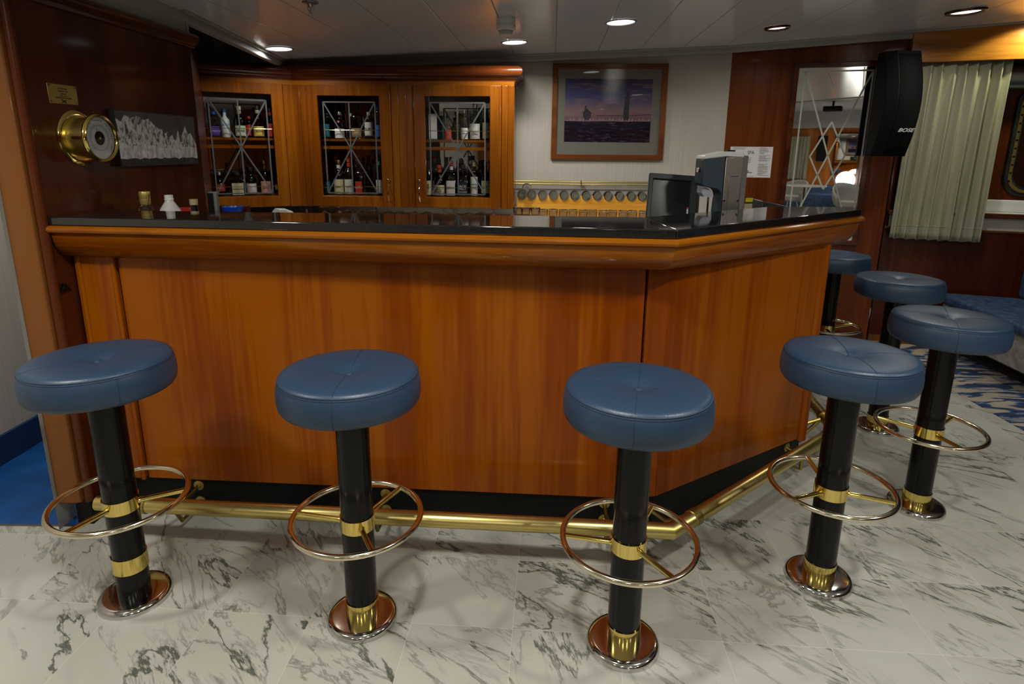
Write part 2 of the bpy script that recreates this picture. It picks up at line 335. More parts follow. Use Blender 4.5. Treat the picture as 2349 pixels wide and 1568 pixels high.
M_bluebase = plain('navy_skirting', (0.01, 0.03, 0.09), 0.5)
M_paperw = noisy('striped_wallpaper', [(0.35, (0.455,0.42,0.37)), (0.65, (0.50,0.465,0.415))], 110, 0.75, 2, (1, 1, 0.02))
M_trimw = plain('grey_white_trim', (0.36, 0.36, 0.34), 0.35)
M_curt = plain('cream_curtain', (0.30, 0.29, 0.20), 0.85, bump=(300, 0.2))
M_velvet = noisy('blue_velvet', [(0.4, (0.012,0.03,0.075)), (0.65, (0.03,0.07,0.15))], 30, 0.7)
# ------------------------------------------------------------ setting
WL = Fr((-1.55, 1.97), (0.05, 1), flip=True)          # barometer partition, s goes away from camera
if WL.n.x < 0: WL.n = -WL.n
W0 = Fr((1.575, 4.59), (-3.325, 0.167))               # wallpaper wall
W1 = Fr((1.575, 4.59), (1.075, -0.32))                # mirror wall
W2 = Fr((2.70, 4.33), (0.7, -0.245))                  # window wall
g = MB().prism([(-2.26,1.955),(-2.26,-8.05),(2.4,-8.05),(2.64,3.3),(2.62,4.45),(1.5,4.75),(-2.3,5.0),(-1.6,1.955)], -0.05, 0.0)
struct(g.build('floor', M_marble))
struct(MB().prism([(2.4,-8.05),(6.0,-8.05),(6.0,3.6),(2.62,4.6),(2.64,3.3)], -0.05, 0.002).build('floor', M_carpet))
struct(MB().prism([(-2.6,1.955),(-1.6,1.955),(-1.6,5.2),(-2.6,5.2)], -0.05, 0.001).build('floor', M_bluef))
struct(MB().box((-1.92, 1.955, 0.0015), (0.66, 0.012, 0.003)).build('trim_1', M_chrome))
# partition wall with barometer
mb = MB(); WL.box(mb, 0.01, 0.97, -0.07, 0, 0.10, 1.825); struct(mb.build('wall_left', M_mah))
mb = MB(); WL.box(mb, 0.0, 0.97, -0.065, -0.006, 0, 0.10); struct(mb.build('baseboard_left', M_kick))
mb = MB(); mb.prism([(-1.655,1.945),(-1.588,1.945),(-1.574,1.952),(-1.568,1.985),(-1.64,1.99)], 0.10, 1.95); struct(mb.build('trim_2', M_post, bevel=0.004))
mb = MB(); mb.tube([(-1.556,1.972,0.1),(-1.556,1.972,1.83)], 0.016, 12); struct(mb.build('trim_3', M_mah))
prof = [(0,1.822),(0.012,1.822),(0.016,1.835),(0.028,1.842),(0.036,1.855),(0.036,1.87),(0.026,1.88),(0,1.885)]
mb = MB(); a = WL.p(-0.05,0,0); c_ = WL.p(0.995,0,0); mb.sweep([a, c_] if True else [], prof); struct(mb.build('trim_4', M_mahh, bevel=0.003))
mb = MB(); WL.box(mb, -0.05, 0.99, -0.072, -0.005, 1.885, 2.02); struct(mb.build('trim_5', M_trimw))
# corridor and interior walls
struct(MB().prism([(-2.36,-8.1),(-2.255,-8.1),(-2.255,5.2),(-2.36,5.2)], 0, 2.4).build('wall_corridor', M_paperw))
struct(MB().prism([(-2.256,1.9),(-2.244,1.9),(-2.2235,4.4),(-2.256,4.4)], 0, 0.13).build('baseboard_corridor', M_bluebase))
struct(MB().prism([(-1.655,1.93),(-1.672,1.95),(-1.672,2.0),(-1.655,2.02)], 0.0, 1.9).build('trim_6', M_trimw))
struct(MB().prism([(-1.60,2.935),(-1.505,2.935),(-2.13,4.28),(-2.2,4.28)], 0, 2.35).build('wall_service', M_mah))
mb = MB(); W0.box(mb, -0.02, 3.9, -0.08, 0, 0, 2.35); struct(mb.build('wall_back', M_paperw))
mb = MB(); W1.box(mb, 0, 1.10, -0.08, 0, 0.0, 2.35); W1.box(mb, 1.095, 1.122, -0.25, 0, 0.0, 2.35); struct(mb.build('wall_right', M_mahr))
mb = MB(); W1.box(mb, 0.0, 1.1, 0, 0.006, 0.0, 0.07); struct(mb.build('baseboard_right', M_mahh))
# window wall with recess
s0, s1, z0, z1 = 0.50, 1.75, 0.985, 1.99
mb = MB()
W2.box(mb, 0.0, s0, -0.05, 0, 0.86, 2.35); W2.box(mb, s0, s1, -0.05, 0, z1, 2.35); W2.box(mb, s1, 3.5, -0.05, 0, 0.86, 2.35)
W2.box(mb, 0, 3.5, -0.05, 0, 0.0, 0.86); struct(mb.build('wall_window', M_mah))
mb = MB(); W2.box(mb, 0.02, 3.4, 0, 0.006, 0.868, 0.955); struct(mb.build('trim_7', M_paperw))
mb = MB(); W2.box(mb, 0.0, 3.4, 0, 0.012, 0.855, 0.868); struct(mb.build('trim_8', M_post))
mb = MB(); W2.box(mb, 0.0, 3.4, 0, 0.05, 0.955, 0.987); struct(mb.build('trim_9', M_mahh, bevel=0.006))
mb = MB(); W2.box(mb, 0.0, 3.4, 0, 0.012, 0.0, 0.05); struct(mb.build('baseboard_window', M_post))
mb = MB(); RD = -0.16
W2.box(mb, s0, s1, RD-0.03, RD, z0-0.03, z1+0.02); W2.box(mb, s0-0.02, s0, RD, -0.045, z0-0.03, z1+0.02); W2.box(mb, s1, s1+0.02, RD, -0.045, z0-0.03, z1+0.02); W2.box(mb, s0, s1, RD, -0.045, z1, z1+0.02)
struct(mb.build('wall_recess', M_mahr))
wn = struct(MB().build('x', M_white)) if False else None
# porthole style window with dark frame
fr_ = []
def rrect(s0, s1, z0, z1, r, n=8):
    P = []
    for cx, cz, a in ((s1-r, z1-r, 0), (s0+r, z1-r, 90), (s0+r, z0+r, 180), (s1-r, z0+r, 270)):
        for i in range(n+1): t = math.radians(a+90*i/n); P.append((cx+r*math.cos(t), cz+r*math.sin(t)))
    return P
def ringframe(fr, outer, inner, o0, o1):
    n = len(outer); vs = [fr.p(a, o, z) for o in (o0, o1) for a, z in outer+inner]; fs = []
    for i in range(n):
        j = (i+1) % n; fs += [(i,j,n+j,n+i), (2*n+i,2*n+j,3*n+j,3*n+i), (i,j,2*n+j,2*n+i), (n+i,n+j,3*n+j,3*n+i)]
    return MB().add(vs, fs)
M_green = noisy('weathered_frame_paint', [(0.4,(0.006,0.01,0.008)),(0.7,(0.02,0.03,0.02))], 14, 0.35)
pf = ringframe(W2, rrect(0.70,1.62,1.10,1.83,0.12), rrect(0.755,1.565,1.155,1.775,0.09), RD, RD+0.035).build('window_1', M_green, bevel=0.006); struct(pf)
fl = ringframe(W2, rrect(0.722,1.598,1.122,1.808,0.11), rrect(0.74,1.58,1.14,1.79,0.1), RD+0.03, RD+0.042).build('window_flange', M_brassd, pf)
mb = MB(); P = rrect(0.755,1.565,1.155,1.775,0.09); mb.add([W2.p(a, RD+0.012, z) for a, z in P], [list(range(len(P)))]); mb.build('window_pane', plain('night_glass', (0.002,0.002,0.003), 0.03, coat=1), pf)
mb = MB()
for k in range(10): q = W2.p(0.731, RD+0.042, 1.2+0.055*k); mb.lathe([(0,0.006),(0.006,0.005),(0.007,0)], 8, q, Matrix.Rotation(PI/2,4,'X'))
mb.build('window_bolt', M_blackp, pf)
mb = MB(); W2.box(mb, s0, s1, RD, -0.002, z0-0.03, z0); W2.box(mb, 0.56, 1.7, RD, RD+0.03, z0, z0+0.085); struct(mb.build('trim_10', M_white, bevel=0.008))
mb = MB(); mb.tube([W2.p(s0+0.01, RD+0.09, z1-0.11), W2.p(s1-0.01, RD+0.09, z1-0.11)], 0.085, 20); tag(mb.build('blind_roller', plain('satin_metal', (0.35,0.38,0.33), 0.35, 1)), 'satin metal roller casing across the top of the window recess', 'roller blind')
# side and rear of the room
struct(MB().prism([(5.4,-8.1),(5.5,-8.1),(5.5,3.5),(5.4,3.5)], 0, 2.45).build('wall_far_right', M_mahr))
struct(MB().prism([(-2.4,-8.1),(5.5,-8.1),(5.5,-8.0),(-2.4,-8.0)], 0, 2.45).build('wall_rear', wood('rear_wall_wood', (0.22,0.06,0.01), (0.36,0.11,0.018), (0.45,0.15,0.03))))
struct(MB().prism([(-2.255,-7.99),(5.4,-7.99),(5.4,-7.96),(-2.255,-7.96)], 2.0, 2.42).build('trim_11', M_trimw))
struct(MB().prism([(-2.255,-0.53),(5.4,-0.53),(5.4,-0.5),(-2.255,-0.5)], lambda p: 2.03+0.045*p[0], 2.42).build('trim_12', M_trimw))
struct(MB().prism([(-2.36,-8.1),(5.5,-8.1),(5.5,-0.5),(-2.36,-0.5)], 2.42, 2.45).build('ceiling_lounge', M_ceil))
# ceiling
cz = lambda p: 2.045 + 0.045*p[0]
J = W1.p(0,0.0,0)
poly = [(-2.36,-0.5),(5.5,-0.5),(5.5,3.45),(W2.p(0,0,0).x, W2.p(0,0,0).y),(W1.p(1.1,0,0).x,W1.p(1.1,0,0).y),(J.x,J.y),(-1.66,4.70),(-1.535,2.97),(-2.36,2.97)]
struct(MB().prism(poly, cz, lambda p: cz(p)+0.02).build('ceiling', M_ceil))
struct(MB().prism([(-2.4,2.9),(3.5,2.9),(3.5,5.3),(-2.4,5.3)], 2.32, 2.36).build('ceiling_upper', M_dark))  # near-black sheet; its colour stands in for the shade in the void above the cabinets
def cornice(path, name, dz=0.045, wd=0.035):
    mb = MB(); P = [Vector((p[0],p[1])) for p in path]
    for i in range(len(P)-1):
        d = (P[i+1]-P[i]); n = Vector((d.y,-d.x)).normalized()*wd; a, b_, c2, d2 = P[i], P[i+1], P[i+1]+n, P[i]+n
        mb.prism([a, b_, c2, d2], lambda p: cz(p)-dz, lambda p: cz(p)+0.001)
        n2 = n*0.6; mb.prism([a+n, b_+n, b_+n+n2, a+n+n2], lambda p: cz(p)-0.012, lambda p: cz(p)+0.001)
    return struct(mb.build(name, M_trimw, bevel=0.004))
cornice([(-1.535,2.9),(-1.66,4.66),(1.575,4.57),(2.66,4.25),(5.3,3.33)], 'trim_13')
# ------------------------------------------------------------ bar counter
PL = [(-1.543,2.07),(0.452,1.948),(0.535,1.965),(1.305,2.452),(1.50,3.95)]
bar = thing('bar_counter', 'curved mahogany bar counter with black kick board and rounded timber moulding', 'bar counter')
def offs(path, o):
    P = [Vector(p) for p in path]; out = []
    for i in range(len(P)):
        ds = []
        if i > 0: ds.append((P[i]-P[i-1]).normalized())
        if i < len(P)-1: ds.append((P[i+1]-P[i]).normalized())
        ns = [Vector((d.y,-d.x)) for d in ds]; b = sum(ns, Vector((0,0))).normalized(); b = b/max(0.4, b.dot(ns[0])); q = P[i]+b*o; out.append((q.x,q.y))
    return out
def panel(p, q, name, z0=0.14, z1=1.01, th=0.03, mat=M_bar, g0=0.003, g1=0.003, out=0.0, bev=0.002):
    p = Vector(p); q = Vector(q); d = (q-p).normalized(); n = Vector((d.y,-d.x)); p = p+d*g0; q = q-d*g1
    return MB().prism([p+n*out, q+n*out, q-n*th, p-n*th], z0, z1).build(name, mat, bar, bevel=bev)
Lp = Vector(PL[0]); d01 = (Vector(PL[1])-Lp).normalized()
panel(Lp, Lp+d01*0.155, 'pilaster', out=0.012, bev=0.008)
for k in (0.025, 0.148):
    q = Lp+d01*k; n = Vector((d01.y,-d01.x)); q = q+n*0.012; MB().tube([(q.x,q.y,0.142),(q.x,q.y,1.005)], 0.008, 10).build('bead', M_bar, bar)
panel(Lp+d01*0.155, PL[1], 'front_panel', g1=0.006)
panel(PL[1], PL[2], 'corner_post', g0=0.004, g1=0.0, bev=0.003)
panel(PL[2], PL[3], 'side_panel', g0=0.0, g1=0.035)
q = Vector(PL[3]); mb = MB(); mb.tube([(q.x-0.012,q.y+0.004,0.13),(q.x-0.012,q.y+0.004,1.01)], 0.027, 16); mb.build('end_pilaster', M_bar, bar)
EN = Vector(PL[3]).lerp(Vector(PL[4]), 0.14)
panel(PL[3], EN, 'end_panel', g0=0.0)
panel(EN, PL[4], 'low_end_panel', g0=0.0, z1=0.84)
mb = MB(); mb.sweep(offs(PL[:4], -0.012), [(-0.02,0.0),(0,0.0),(0,0.142),(-0.02,0.142)]); mb.build('kick_board', M_kick, bar)
mb = MB(); mb.sweep([offs(PL,-0.10)[3], offs(PL,-0.10)[4]], [(-0.02,0.0),(0,0.0),(0,0.142),(-0.02,0.142)]); mb.build('kick_board', M_kick, bar)
SL = [(-1.542,1.977),(0.495,1.792),(1.478,2.54),(1.495,2.645)]       # slab front edge
inn = [(1.30,2.655),(1.12,2.625),(0.47,2.148),(-1.528,2.215)]
# moulding follows slab edge (bead) and sweeps back under it
mb = MB(); mb.sweep(SL, [(-0.10,1.116),(0.004,1.116),(0.013,1.110),(0.015,1.103),(0.012,1.096),(0.004,1.091),(-0.01,1.090),(-0.10,1.090)], sm=True); mb.build('moulding_bead', M_barh, bar, angle=30)
P2 = offs(PL, 0.0)
def ogee():
    m = 4; A = [SL[0], SL[1], SL[2], SL[3]]; B = [PL[0], (0.475,1.945), PL[3], (EN.x, EN.y)]
    prof = [(0.03,1.092),(0.03,1.088),(0.045,1.076),(0.07,1.062),(0.14,1.044),(0.26,1.026),(0.42,1.012),(0.62,1.003),(0.82,1.000),(0.86,0.997),(1.0,0.997)]
    vs = []; fs = []; n = len(prof)
    for a, b_ in zip(A, B):
        a = Vector(a); b_ = Vector(b_)
        for t, z in prof: q = a.lerp(b_, t); vs.append((q.x,q.y,z))
    for i in range(m-1):
        for k in range(n-1): fs.append((i*n+k,(i+1)*n+k,(i+1)*n+k+1,i*n+k+1))
    # close with back
    return MB().add(vs, fs, True)
o = ogee().build('moulding', M_barh, bar, angle=28); sd = o.modifiers.new('thick', 'SOLIDIFY'); sd.thickness = 0.008; sd.offset = 1 if False else -1
# carcass behind the panels + lower work top
mb = MB(); mb.prism([offs(PL,-0.035)[i] for i in range(4)] + [(EN.x-0.04, EN.y),(1.13,EN.y-0.02),(0.44,2.20),(-1.52,2.22)], 0.60, 1.088); mb.build('carcass', M_mah, bar)
struct_top = MB().prism([(-1.50,2.225),(0.44,2.21),(1.12,2.68),(1.31,2.685),(1.475,3.93),(0.96,3.9),(0.72,2.95),(0.33,2.62),(-1.48,2.62)], 0.84, 0.87).build('work_shelf', M_steel, bar)
MB().prism([(-1.49,2.235),(0.43,2.22),(1.10,2.69),(1.29,2.695),(1.45,3.91),(1.0,3.88),(0.74,2.93),(0.34,2.58),(-1.47,2.58)], 0.0, 0.84).build('under_cabinet', M_mah, bar)
mb = MB(); mb.prism([SL[0],SL[1]]+[inn[2],inn[3]], 1.116, 1.145); mb.prism([(SL[1][0]+0.0008,SL[1][1]),SL[2],SL[3],inn[0],inn[1],(inn[2][0]+0.0008,inn[2][1])], 1.116, 1.145)
tag(mb.build('stone_countertop', M_granite, bevel=0.004, seg=3), 'polished black stone countertop with a mitred front corner, lying on the bar', 'countertop')
# ------------------------------------------------------------ foot rail
rail = thing('foot_rail', 'long brass foot rail running along the bar base', 'foot rail')
RP = [(-1.455,1.877),(0.535,1.745),(1.475,2.49),(1.645,3.75)]
zr = 0.15; RR = 0.0265
def miter_tube(mb, P, r, z, n=24):
    vs = []; P = [Vector(p) for p in P]
    for i, p in enumerate(P):
        ds = []
        if i > 0: ds.append((p-P[i-1]).normalized())
        if i < len(P)-1: ds.append((P[i+1]-p).normalized())
        ns = [Vector((d.y,-d.x)) for d in ds]; b = sum(ns, Vector((0,0))).normalized(); k = 1/max(0.4, b.dot(ns[0]))
        for j in range(n): t = 2*PI*j/n; vs.append((p.x+b.x*k*r*math.cos(t), p.y+b.y*k*r*math.cos(t), z+r*math.sin(t)))
    fs = [(i*n+j,i*n+(j+1)%n,(i+1)*n+(j+1)%n,(i+1)*n+j) for i in range(len(P)-1) for j in range(n)]
    fs += [list(range(n))[::-1], [(len(P)-1)*n+j for j in range(n)]]
    return mb.add(vs, fs, True)
miter_tube(MB(), RP, RR, zr).build('tube', M_brassb, rail)
def along(P, i, t): a = Vector(P[i]); b_ = Vector(P[i+1]); return a.lerp(b_, t), (b_-a).normalized()
for i, t, hl in ((0,0.085,0.016),(0,0.925,0.018),(1,0.105,0.018),(1,0.93,0.012),(2,0.12,0.012)):
    p, d = along(RP, i, t); mb = MB(); p3 = Vector((p.x,p.y,zr)); d3 = Vector((d.x,d.y,0))
    mb.tube([p3-d3*hl, p3-d3*hl*0.9, p3+d3*hl*0.9, p3+d3*hl], [RR+0.001, RR+0.0035, RR+0.0035, RR+0.001], 24); mb.build('sleeve', M_brassd, rail)
for i, t in ((0,0.125),(0,0.49),(0,0.90),(1,0.065),(1,0.78),(2,0.10),(2,0.6)):
    p, d = along(RP, i, t); n = Vector((-d.y, d.x)); off = 0.1
    # find distance back to the kick board
    base = p + n*({0:0.20,1:0.235,2:0.28}[i]*1.0)
    if i == 0:
        a = Vector(offs(PL,-0.012)[0]); b_ = Vector(offs(PL,-0.012)[1]); dd = (b_-a).normalized(); nn = Vector((dd.y,-dd.x)); base = p - nn*((p-a).dot(nn))
    if i == 1:
        a = Vector(offs(PL,-0.012)[2]); b_ = Vector(offs(PL,-0.012)[3]); dd = (b_-a).normalized(); nn = Vector((dd.y,-dd.x)); base = p - nn*((p-a).dot(nn))
    if i == 2:
        a = Vector(offs(PL,-0.10)[3]); b_ = Vector(offs(PL,-0.10)[4]); dd = (b_-a).normalized(); nn = Vector((dd.y,-dd.x)); base = p - nn*((p-a).dot(nn))
    for zz in (0.112, 0.045):
        mb = MB(); f = (p-base).normalized()
        q0 = Vector((base.x,base.y,zz)); q1 = Vector((p.x,p.y,zr)); f3 = Vector((f.x,f.y,0))
        mid = q0 + f3*((q1-q0).length*0.55) + Vector((0,0,-0.004))
        mb.tube([q0, q0.lerp(mid,0.5)+Vector((0,0,-0.004)), mid, q1 - f3*0.02], [0.008,0.007,0.007,0.009], 10)
        mb.tube([q0+f3*0.0005, q0+f3*0.006, q0+f3*0.008], [0.020,0.020,0.014], 20)
        mb.build('bracket', M_brassd, rail)
# ------------------------------------------------------------ bar stools
LEA = M_leather
def make_stool():
    t = thing('bar_stool', '', 'bar stool', group='blue swivel stools around the bar')
    R = 0.191
    def top(r):  # cushion crown with a dimple at the button
        u = r/R; return 0.7815 + 0.0145*math.sqrt(max(0,1-u**4)) - 0.013*math.exp(-(r/0.032)**2) - 0.007*math.exp(-(r/0.09)**2)
    prof = [(0.0, top(0))] + [(r, top(r)) for r in [R*0.945*k/14 for k in range(1,15)]]
    edge = [(R*0.962,0.780),(R*0.985,0.768),(R*1.002,0.748),(R*1.004,0.728),(R*0.990,0.711),(R*0.958,0.701),(R*0.90,0.698),(0.05,0.698)]
    MB().lathe([(0.0001 if r == 0 else r, z) for r, z in prof] + edge, 64).build('seat', LEA, t, angle=80)
    seat = t.children[0] if t.children else bpy.data.objects['seat']
    ring = lambda r, z, n=72: [(r*math.cos(2*PI*k/n), r*math.sin(2*PI*k/n), z) for k in range(n)]
    MB().tube(ring(R*0.956, 0.7825), 0.0020, 6, closed=True).build('piping', LEA, seat)
    MB().tube(ring(R*0.970, 0.7772), 0.0009, 6, closed=True).build('seam', M_seam, seat)
    mb = MB()
    mb.tube([(x, 0, top(abs(x))+0.0002) for x in [R*0.945*k/24 for k in range(-24,25)]], 0.0009, 5)
    for sg in (-1, 1): mb.tube([(sg*r, 0, z) for r, z in [(R*0.966,0.778),(R*0.987,0.768),(R*1.0035,0.748),(R*1.0055,0.728),(R*0.992,0.711),(R*0.958,0.7005)]], 0.0009, 5)
    mb.tube([(0, y, top(abs(y))+0.0002) for y in [R*0.945*k/24 for k in range(-24,25)]], 0.0006, 5)
    mb.build('seam', M_seam, seat)
    MB().lathe([(0.0001,top(0)+0.007),(0.006,top(0)+0.0065),(0.011,top(0)+0.003),(0.012,top(0)-0.002)], 20).build('button', LEA, seat)
    MB().lathe([(0.0455,0.012),(0.0455,0.6985)], 40).build('column', M_black, t)
    MB().lathe([(0.0001,0.0225),(0.050,0.0225),(0.085,0.022),(0.094,0.0205),(0.100,0.016),(0.1025,0.009),(0.102,0.0)], 56).build('base_plate', M_chrome, t)
    MB().lathe([(0.0458,0.074),(0.0485,0.074),(0.0485,0.0225)], 40).build('lower_collar', M_brass, t)
    MB().lathe([(0.0458,0.352),(0.0490,0.352),(0.0490,0.311),(0.0458,0.311)], 40).build('upper_collar', M_brass, t, angle=30)
    fr = MB().tube(ring(0.181, 0.344), 0.0085, 12, closed=True).build('foot_ring', M_ring, t)
    for k in range(3):
        a = 2*PI*k/3; ca, sa = math.cos(a), math.sin(a)
        MB().tube([(0.046*ca,0.046*sa,0.330),(0.056*ca,0.056*sa,0.331),(0.181*ca,0.181*sa,0.344)], [0.0105,0.0075,0.0075], 12).build('spoke', M_brass, t)
    return t
def copy_tree(o, parent=None):
    c = o.copy(); C.objects.link(c)
    if parent: c.parent = parent
    for ch in list(o.children): copy_tree(ch, c)
    return c
stool0 = make_stool(); bpy.context.view_layer.update()
ST = [(-1.173,1.603,-44,16,'blue leather bar stool at the far left, in front of the partition end'),
      (-0.440,1.525,-88,57,'blue leather bar stool second from the left, before the front panel'),
      (0.327,1.437,-104,57,'blue leather bar stool standing nearest the camera, by the bar corner'),
      (1.025,1.713,-98,87,'bright blue bar stool in front of the angled side panel'),
      (1.626,2.137,-117,30,'blue bar stool at the far right, overlapping the bench behind it'),
      (1.886,2.842,-34,75,'dark blue bar stool third in depth, between the curtain and the bar end'),
      (1.939,3.537,40,10,'farthest blue bar stool, half hidden behind the bar end')]
for i, (x, y, seam, sp_, lab) in list(enumerate(ST))[::-1]:      # the raised collar is only on the far left stool
    o = stool0 if i == 0 else copy_tree(stool0)
    o.location = (x, y, 0); o['label'] = lab
    for ch in o.children:
        nm = ch.name.split('.')[0]
        if nm == 'seat': ch.rotation_euler = (0,0,math.radians(seam))
        if nm == 'spoke':
            k = int(ch.name.split('.')[1]) % 1000 if '.' in ch.name else 0
            ch.rotation_euler = (0,0,math.radians(sp_))
        if nm == 'lower_collar' and i == 0: ch.location = (0,0,0.085)
# ------------------------------------------------------------ glass cabinets
def crown_prof(z): return [(0,z),(0.008,z),(0.008,z+0.010),(0.014,z+0.012),(0.018,z+0.022),(0.028,z+0.030),(0.042,z+0.036),(0.052,z+0.048),(0.056,z+0.062),(0.054,z+0.076),(0.046,z+0.088),(0.036,z+0.094),(0.030,z+0.100),(0,z+0.100)]
def build_door(fr, par, a0, a1, hinge_right, name='door'):
    mb = MB(); fr.frame(mb, a0, a1, 0.968, 1.808, 0.078, 0.002, 0.024, wt=0.072, wb=0.074)
    d = mb.build(name, M_cab, par, bevel=0.003)
    g0, g1, h0, h1 = a0+0.078, a1-0.078, 1.042, 1.736
    mb = MB(); mb.add([fr.p(g0-0.004,0.010,h0-0.004), fr.p(g1+0.004,0.010,h0-0.004), fr.p(g1+0.004,0.010,h1+0.004), fr.p(g0-0.004,0.010,h1+0.004)], [(0,1,2,3)]); mb.build('pane', M_pane, d)
    e0, e1, f0, f1 = g0+0.035, g1-0.035, h0+0.022, h1-0.042; wd = 0.0095; o0, o1 = 0.0105, 0.0115
    mb = MB()
    for a, b_ in (((e0,f0),(e1,f0)),((e0,f1),(e1,f1)),((e0,f0),(e0,f1)),((e1,f0),(e1,f1)),((e0,f0),(e1,f1)),((e0,f1),(e1,f0)),(((e0+e1)/2,f0),((e0+e1)/2,f1))): fr.strip(mb, a, b_, wd, o0, o1)
    mb.build('etching', M_etch, d)
    hs = a0+0.032 if hinge_right else a1-0.032
    mb = MB(); pts = [fr.p(hs, 0.024+0.028*math.sin(PI*k/12), 1.01+0.12*k/12) for k in range(13)]; mb.tube(pts, [0.0035+0.0015*math.sin(PI*k/12) for k in range(13)], 10); mb.build('handle', M_chrome, d)
    mb = MB(); q = fr.p(hs, 0.024, 1.158); mb.tube([q, q+Vector((fr.n.x,fr.n.y,0))*0.006, q+Vector((fr.n.x,fr.n.y,0))*0.008], [0.009,0.009,0.006], 16); mb.build('lock', M_chrome, d)
    return d
CF = Fr((0.005,4.331), (-0.9988,0.0490)); CL = 1.557
KF = Fr((-1.553,4.407), (-0.889,-0.457))
if KF.n.y > 0: KF.n = -KF.n
KL = 0.672
def cabinet(fr, Ln, th, doors, stiles, name, label, dep):
    t = thing(name, label, 'cabinet')
    mb = MB()
    fr.box(mb, 0, Ln, -dep, 0, 0.965, 0.985); fr.box(mb, 0, Ln, -dep, 0, 1.80, 1.835)
    fr.box(mb, 0, 0.018, -dep, 0, 0.965, 1.835); fr.box(mb, Ln-0.018, Ln, -dep, 0, 0.965, 1.835)
    mb.build('carcass', M_cab, t, bevel=0.001)
    mb = MB(); fr.box(mb, 0.018, Ln-0.018, -dep, -dep+0.01, 0.985, 1.80); mb.build('mirror_back', M_dmirror, t)
    mb = MB(); fr.box(mb, 0.002, Ln-0.002, 0.0, 0.012, 1.808, 1.835); mb.build('top_rail', M_cabh, t)
    for a0, a1 in stiles:
        mb = MB(); n = max(1, round((a1-a0)/0.055)); w_ = (a1-a0)/n
        for k in range(n): fr.box(mb, a0+k*w_+0.0008, a0+(k+1)*w_-0.0008, -0.02, 0.018, 0.965, 1.808)
        mb.build('stile', M_cab, t, bevel=0.002)
    for i, zz in enumerate((1.372, 1.428, 1.026)):
        mb = MB(); fr.box(mb, 0.02, Ln-0.02, -dep+0.012, -0.03 if i != 1 else -0.045, zz, zz+(0.022 if i == 0 else 0.016)); mb.build('shelf', M_cabh, t)
    for zz in (1.505, 1.108):
        mb = MB(); mb.tube([fr.p(0.02,-0.035,zz), fr.p(Ln-0.02,-0.035,zz)], 0.0022, 8); mb.build('guard_rod', M_brass, t)
    for a0, a1, hr in doors: build_door(fr, t, a0, a1, hr)
    return t
cabA = cabinet(CF, CL, 1, [(0.092,0.705,False),(0.868,1.462,True)], [(0,0.09),(0.707,0.866),(1.464,1.555)], 'wall_cabinet', 'wide two-door teak wall cabinet with etched glass and bottles inside', 0.30)
mb = MB(); mb.sweep([CF.p(0,-0.31,0), CF.p(0,0.0,0), CF.p(CL,0.0,0)][::-1], [(o, z) for o, z in crown_prof(1.835)]); mb.build('crown_moulding', M_crown, cabA, bevel=0.003)
cabB = cabinet(KF, KL, 1, [(0.075,0.660,False)], [(0,0.073)], 'corner_cabinet', 'single-door teak corner cabinet beside the partition, etched glass door', 0.24)
mb = MB(); mb.sweep([KF.p(0,0,0), KF.p(KL,0,0)][::-1], crown_prof(1.835)); mb.build('crown_moulding', M_crown, cabB, bevel=0.003)
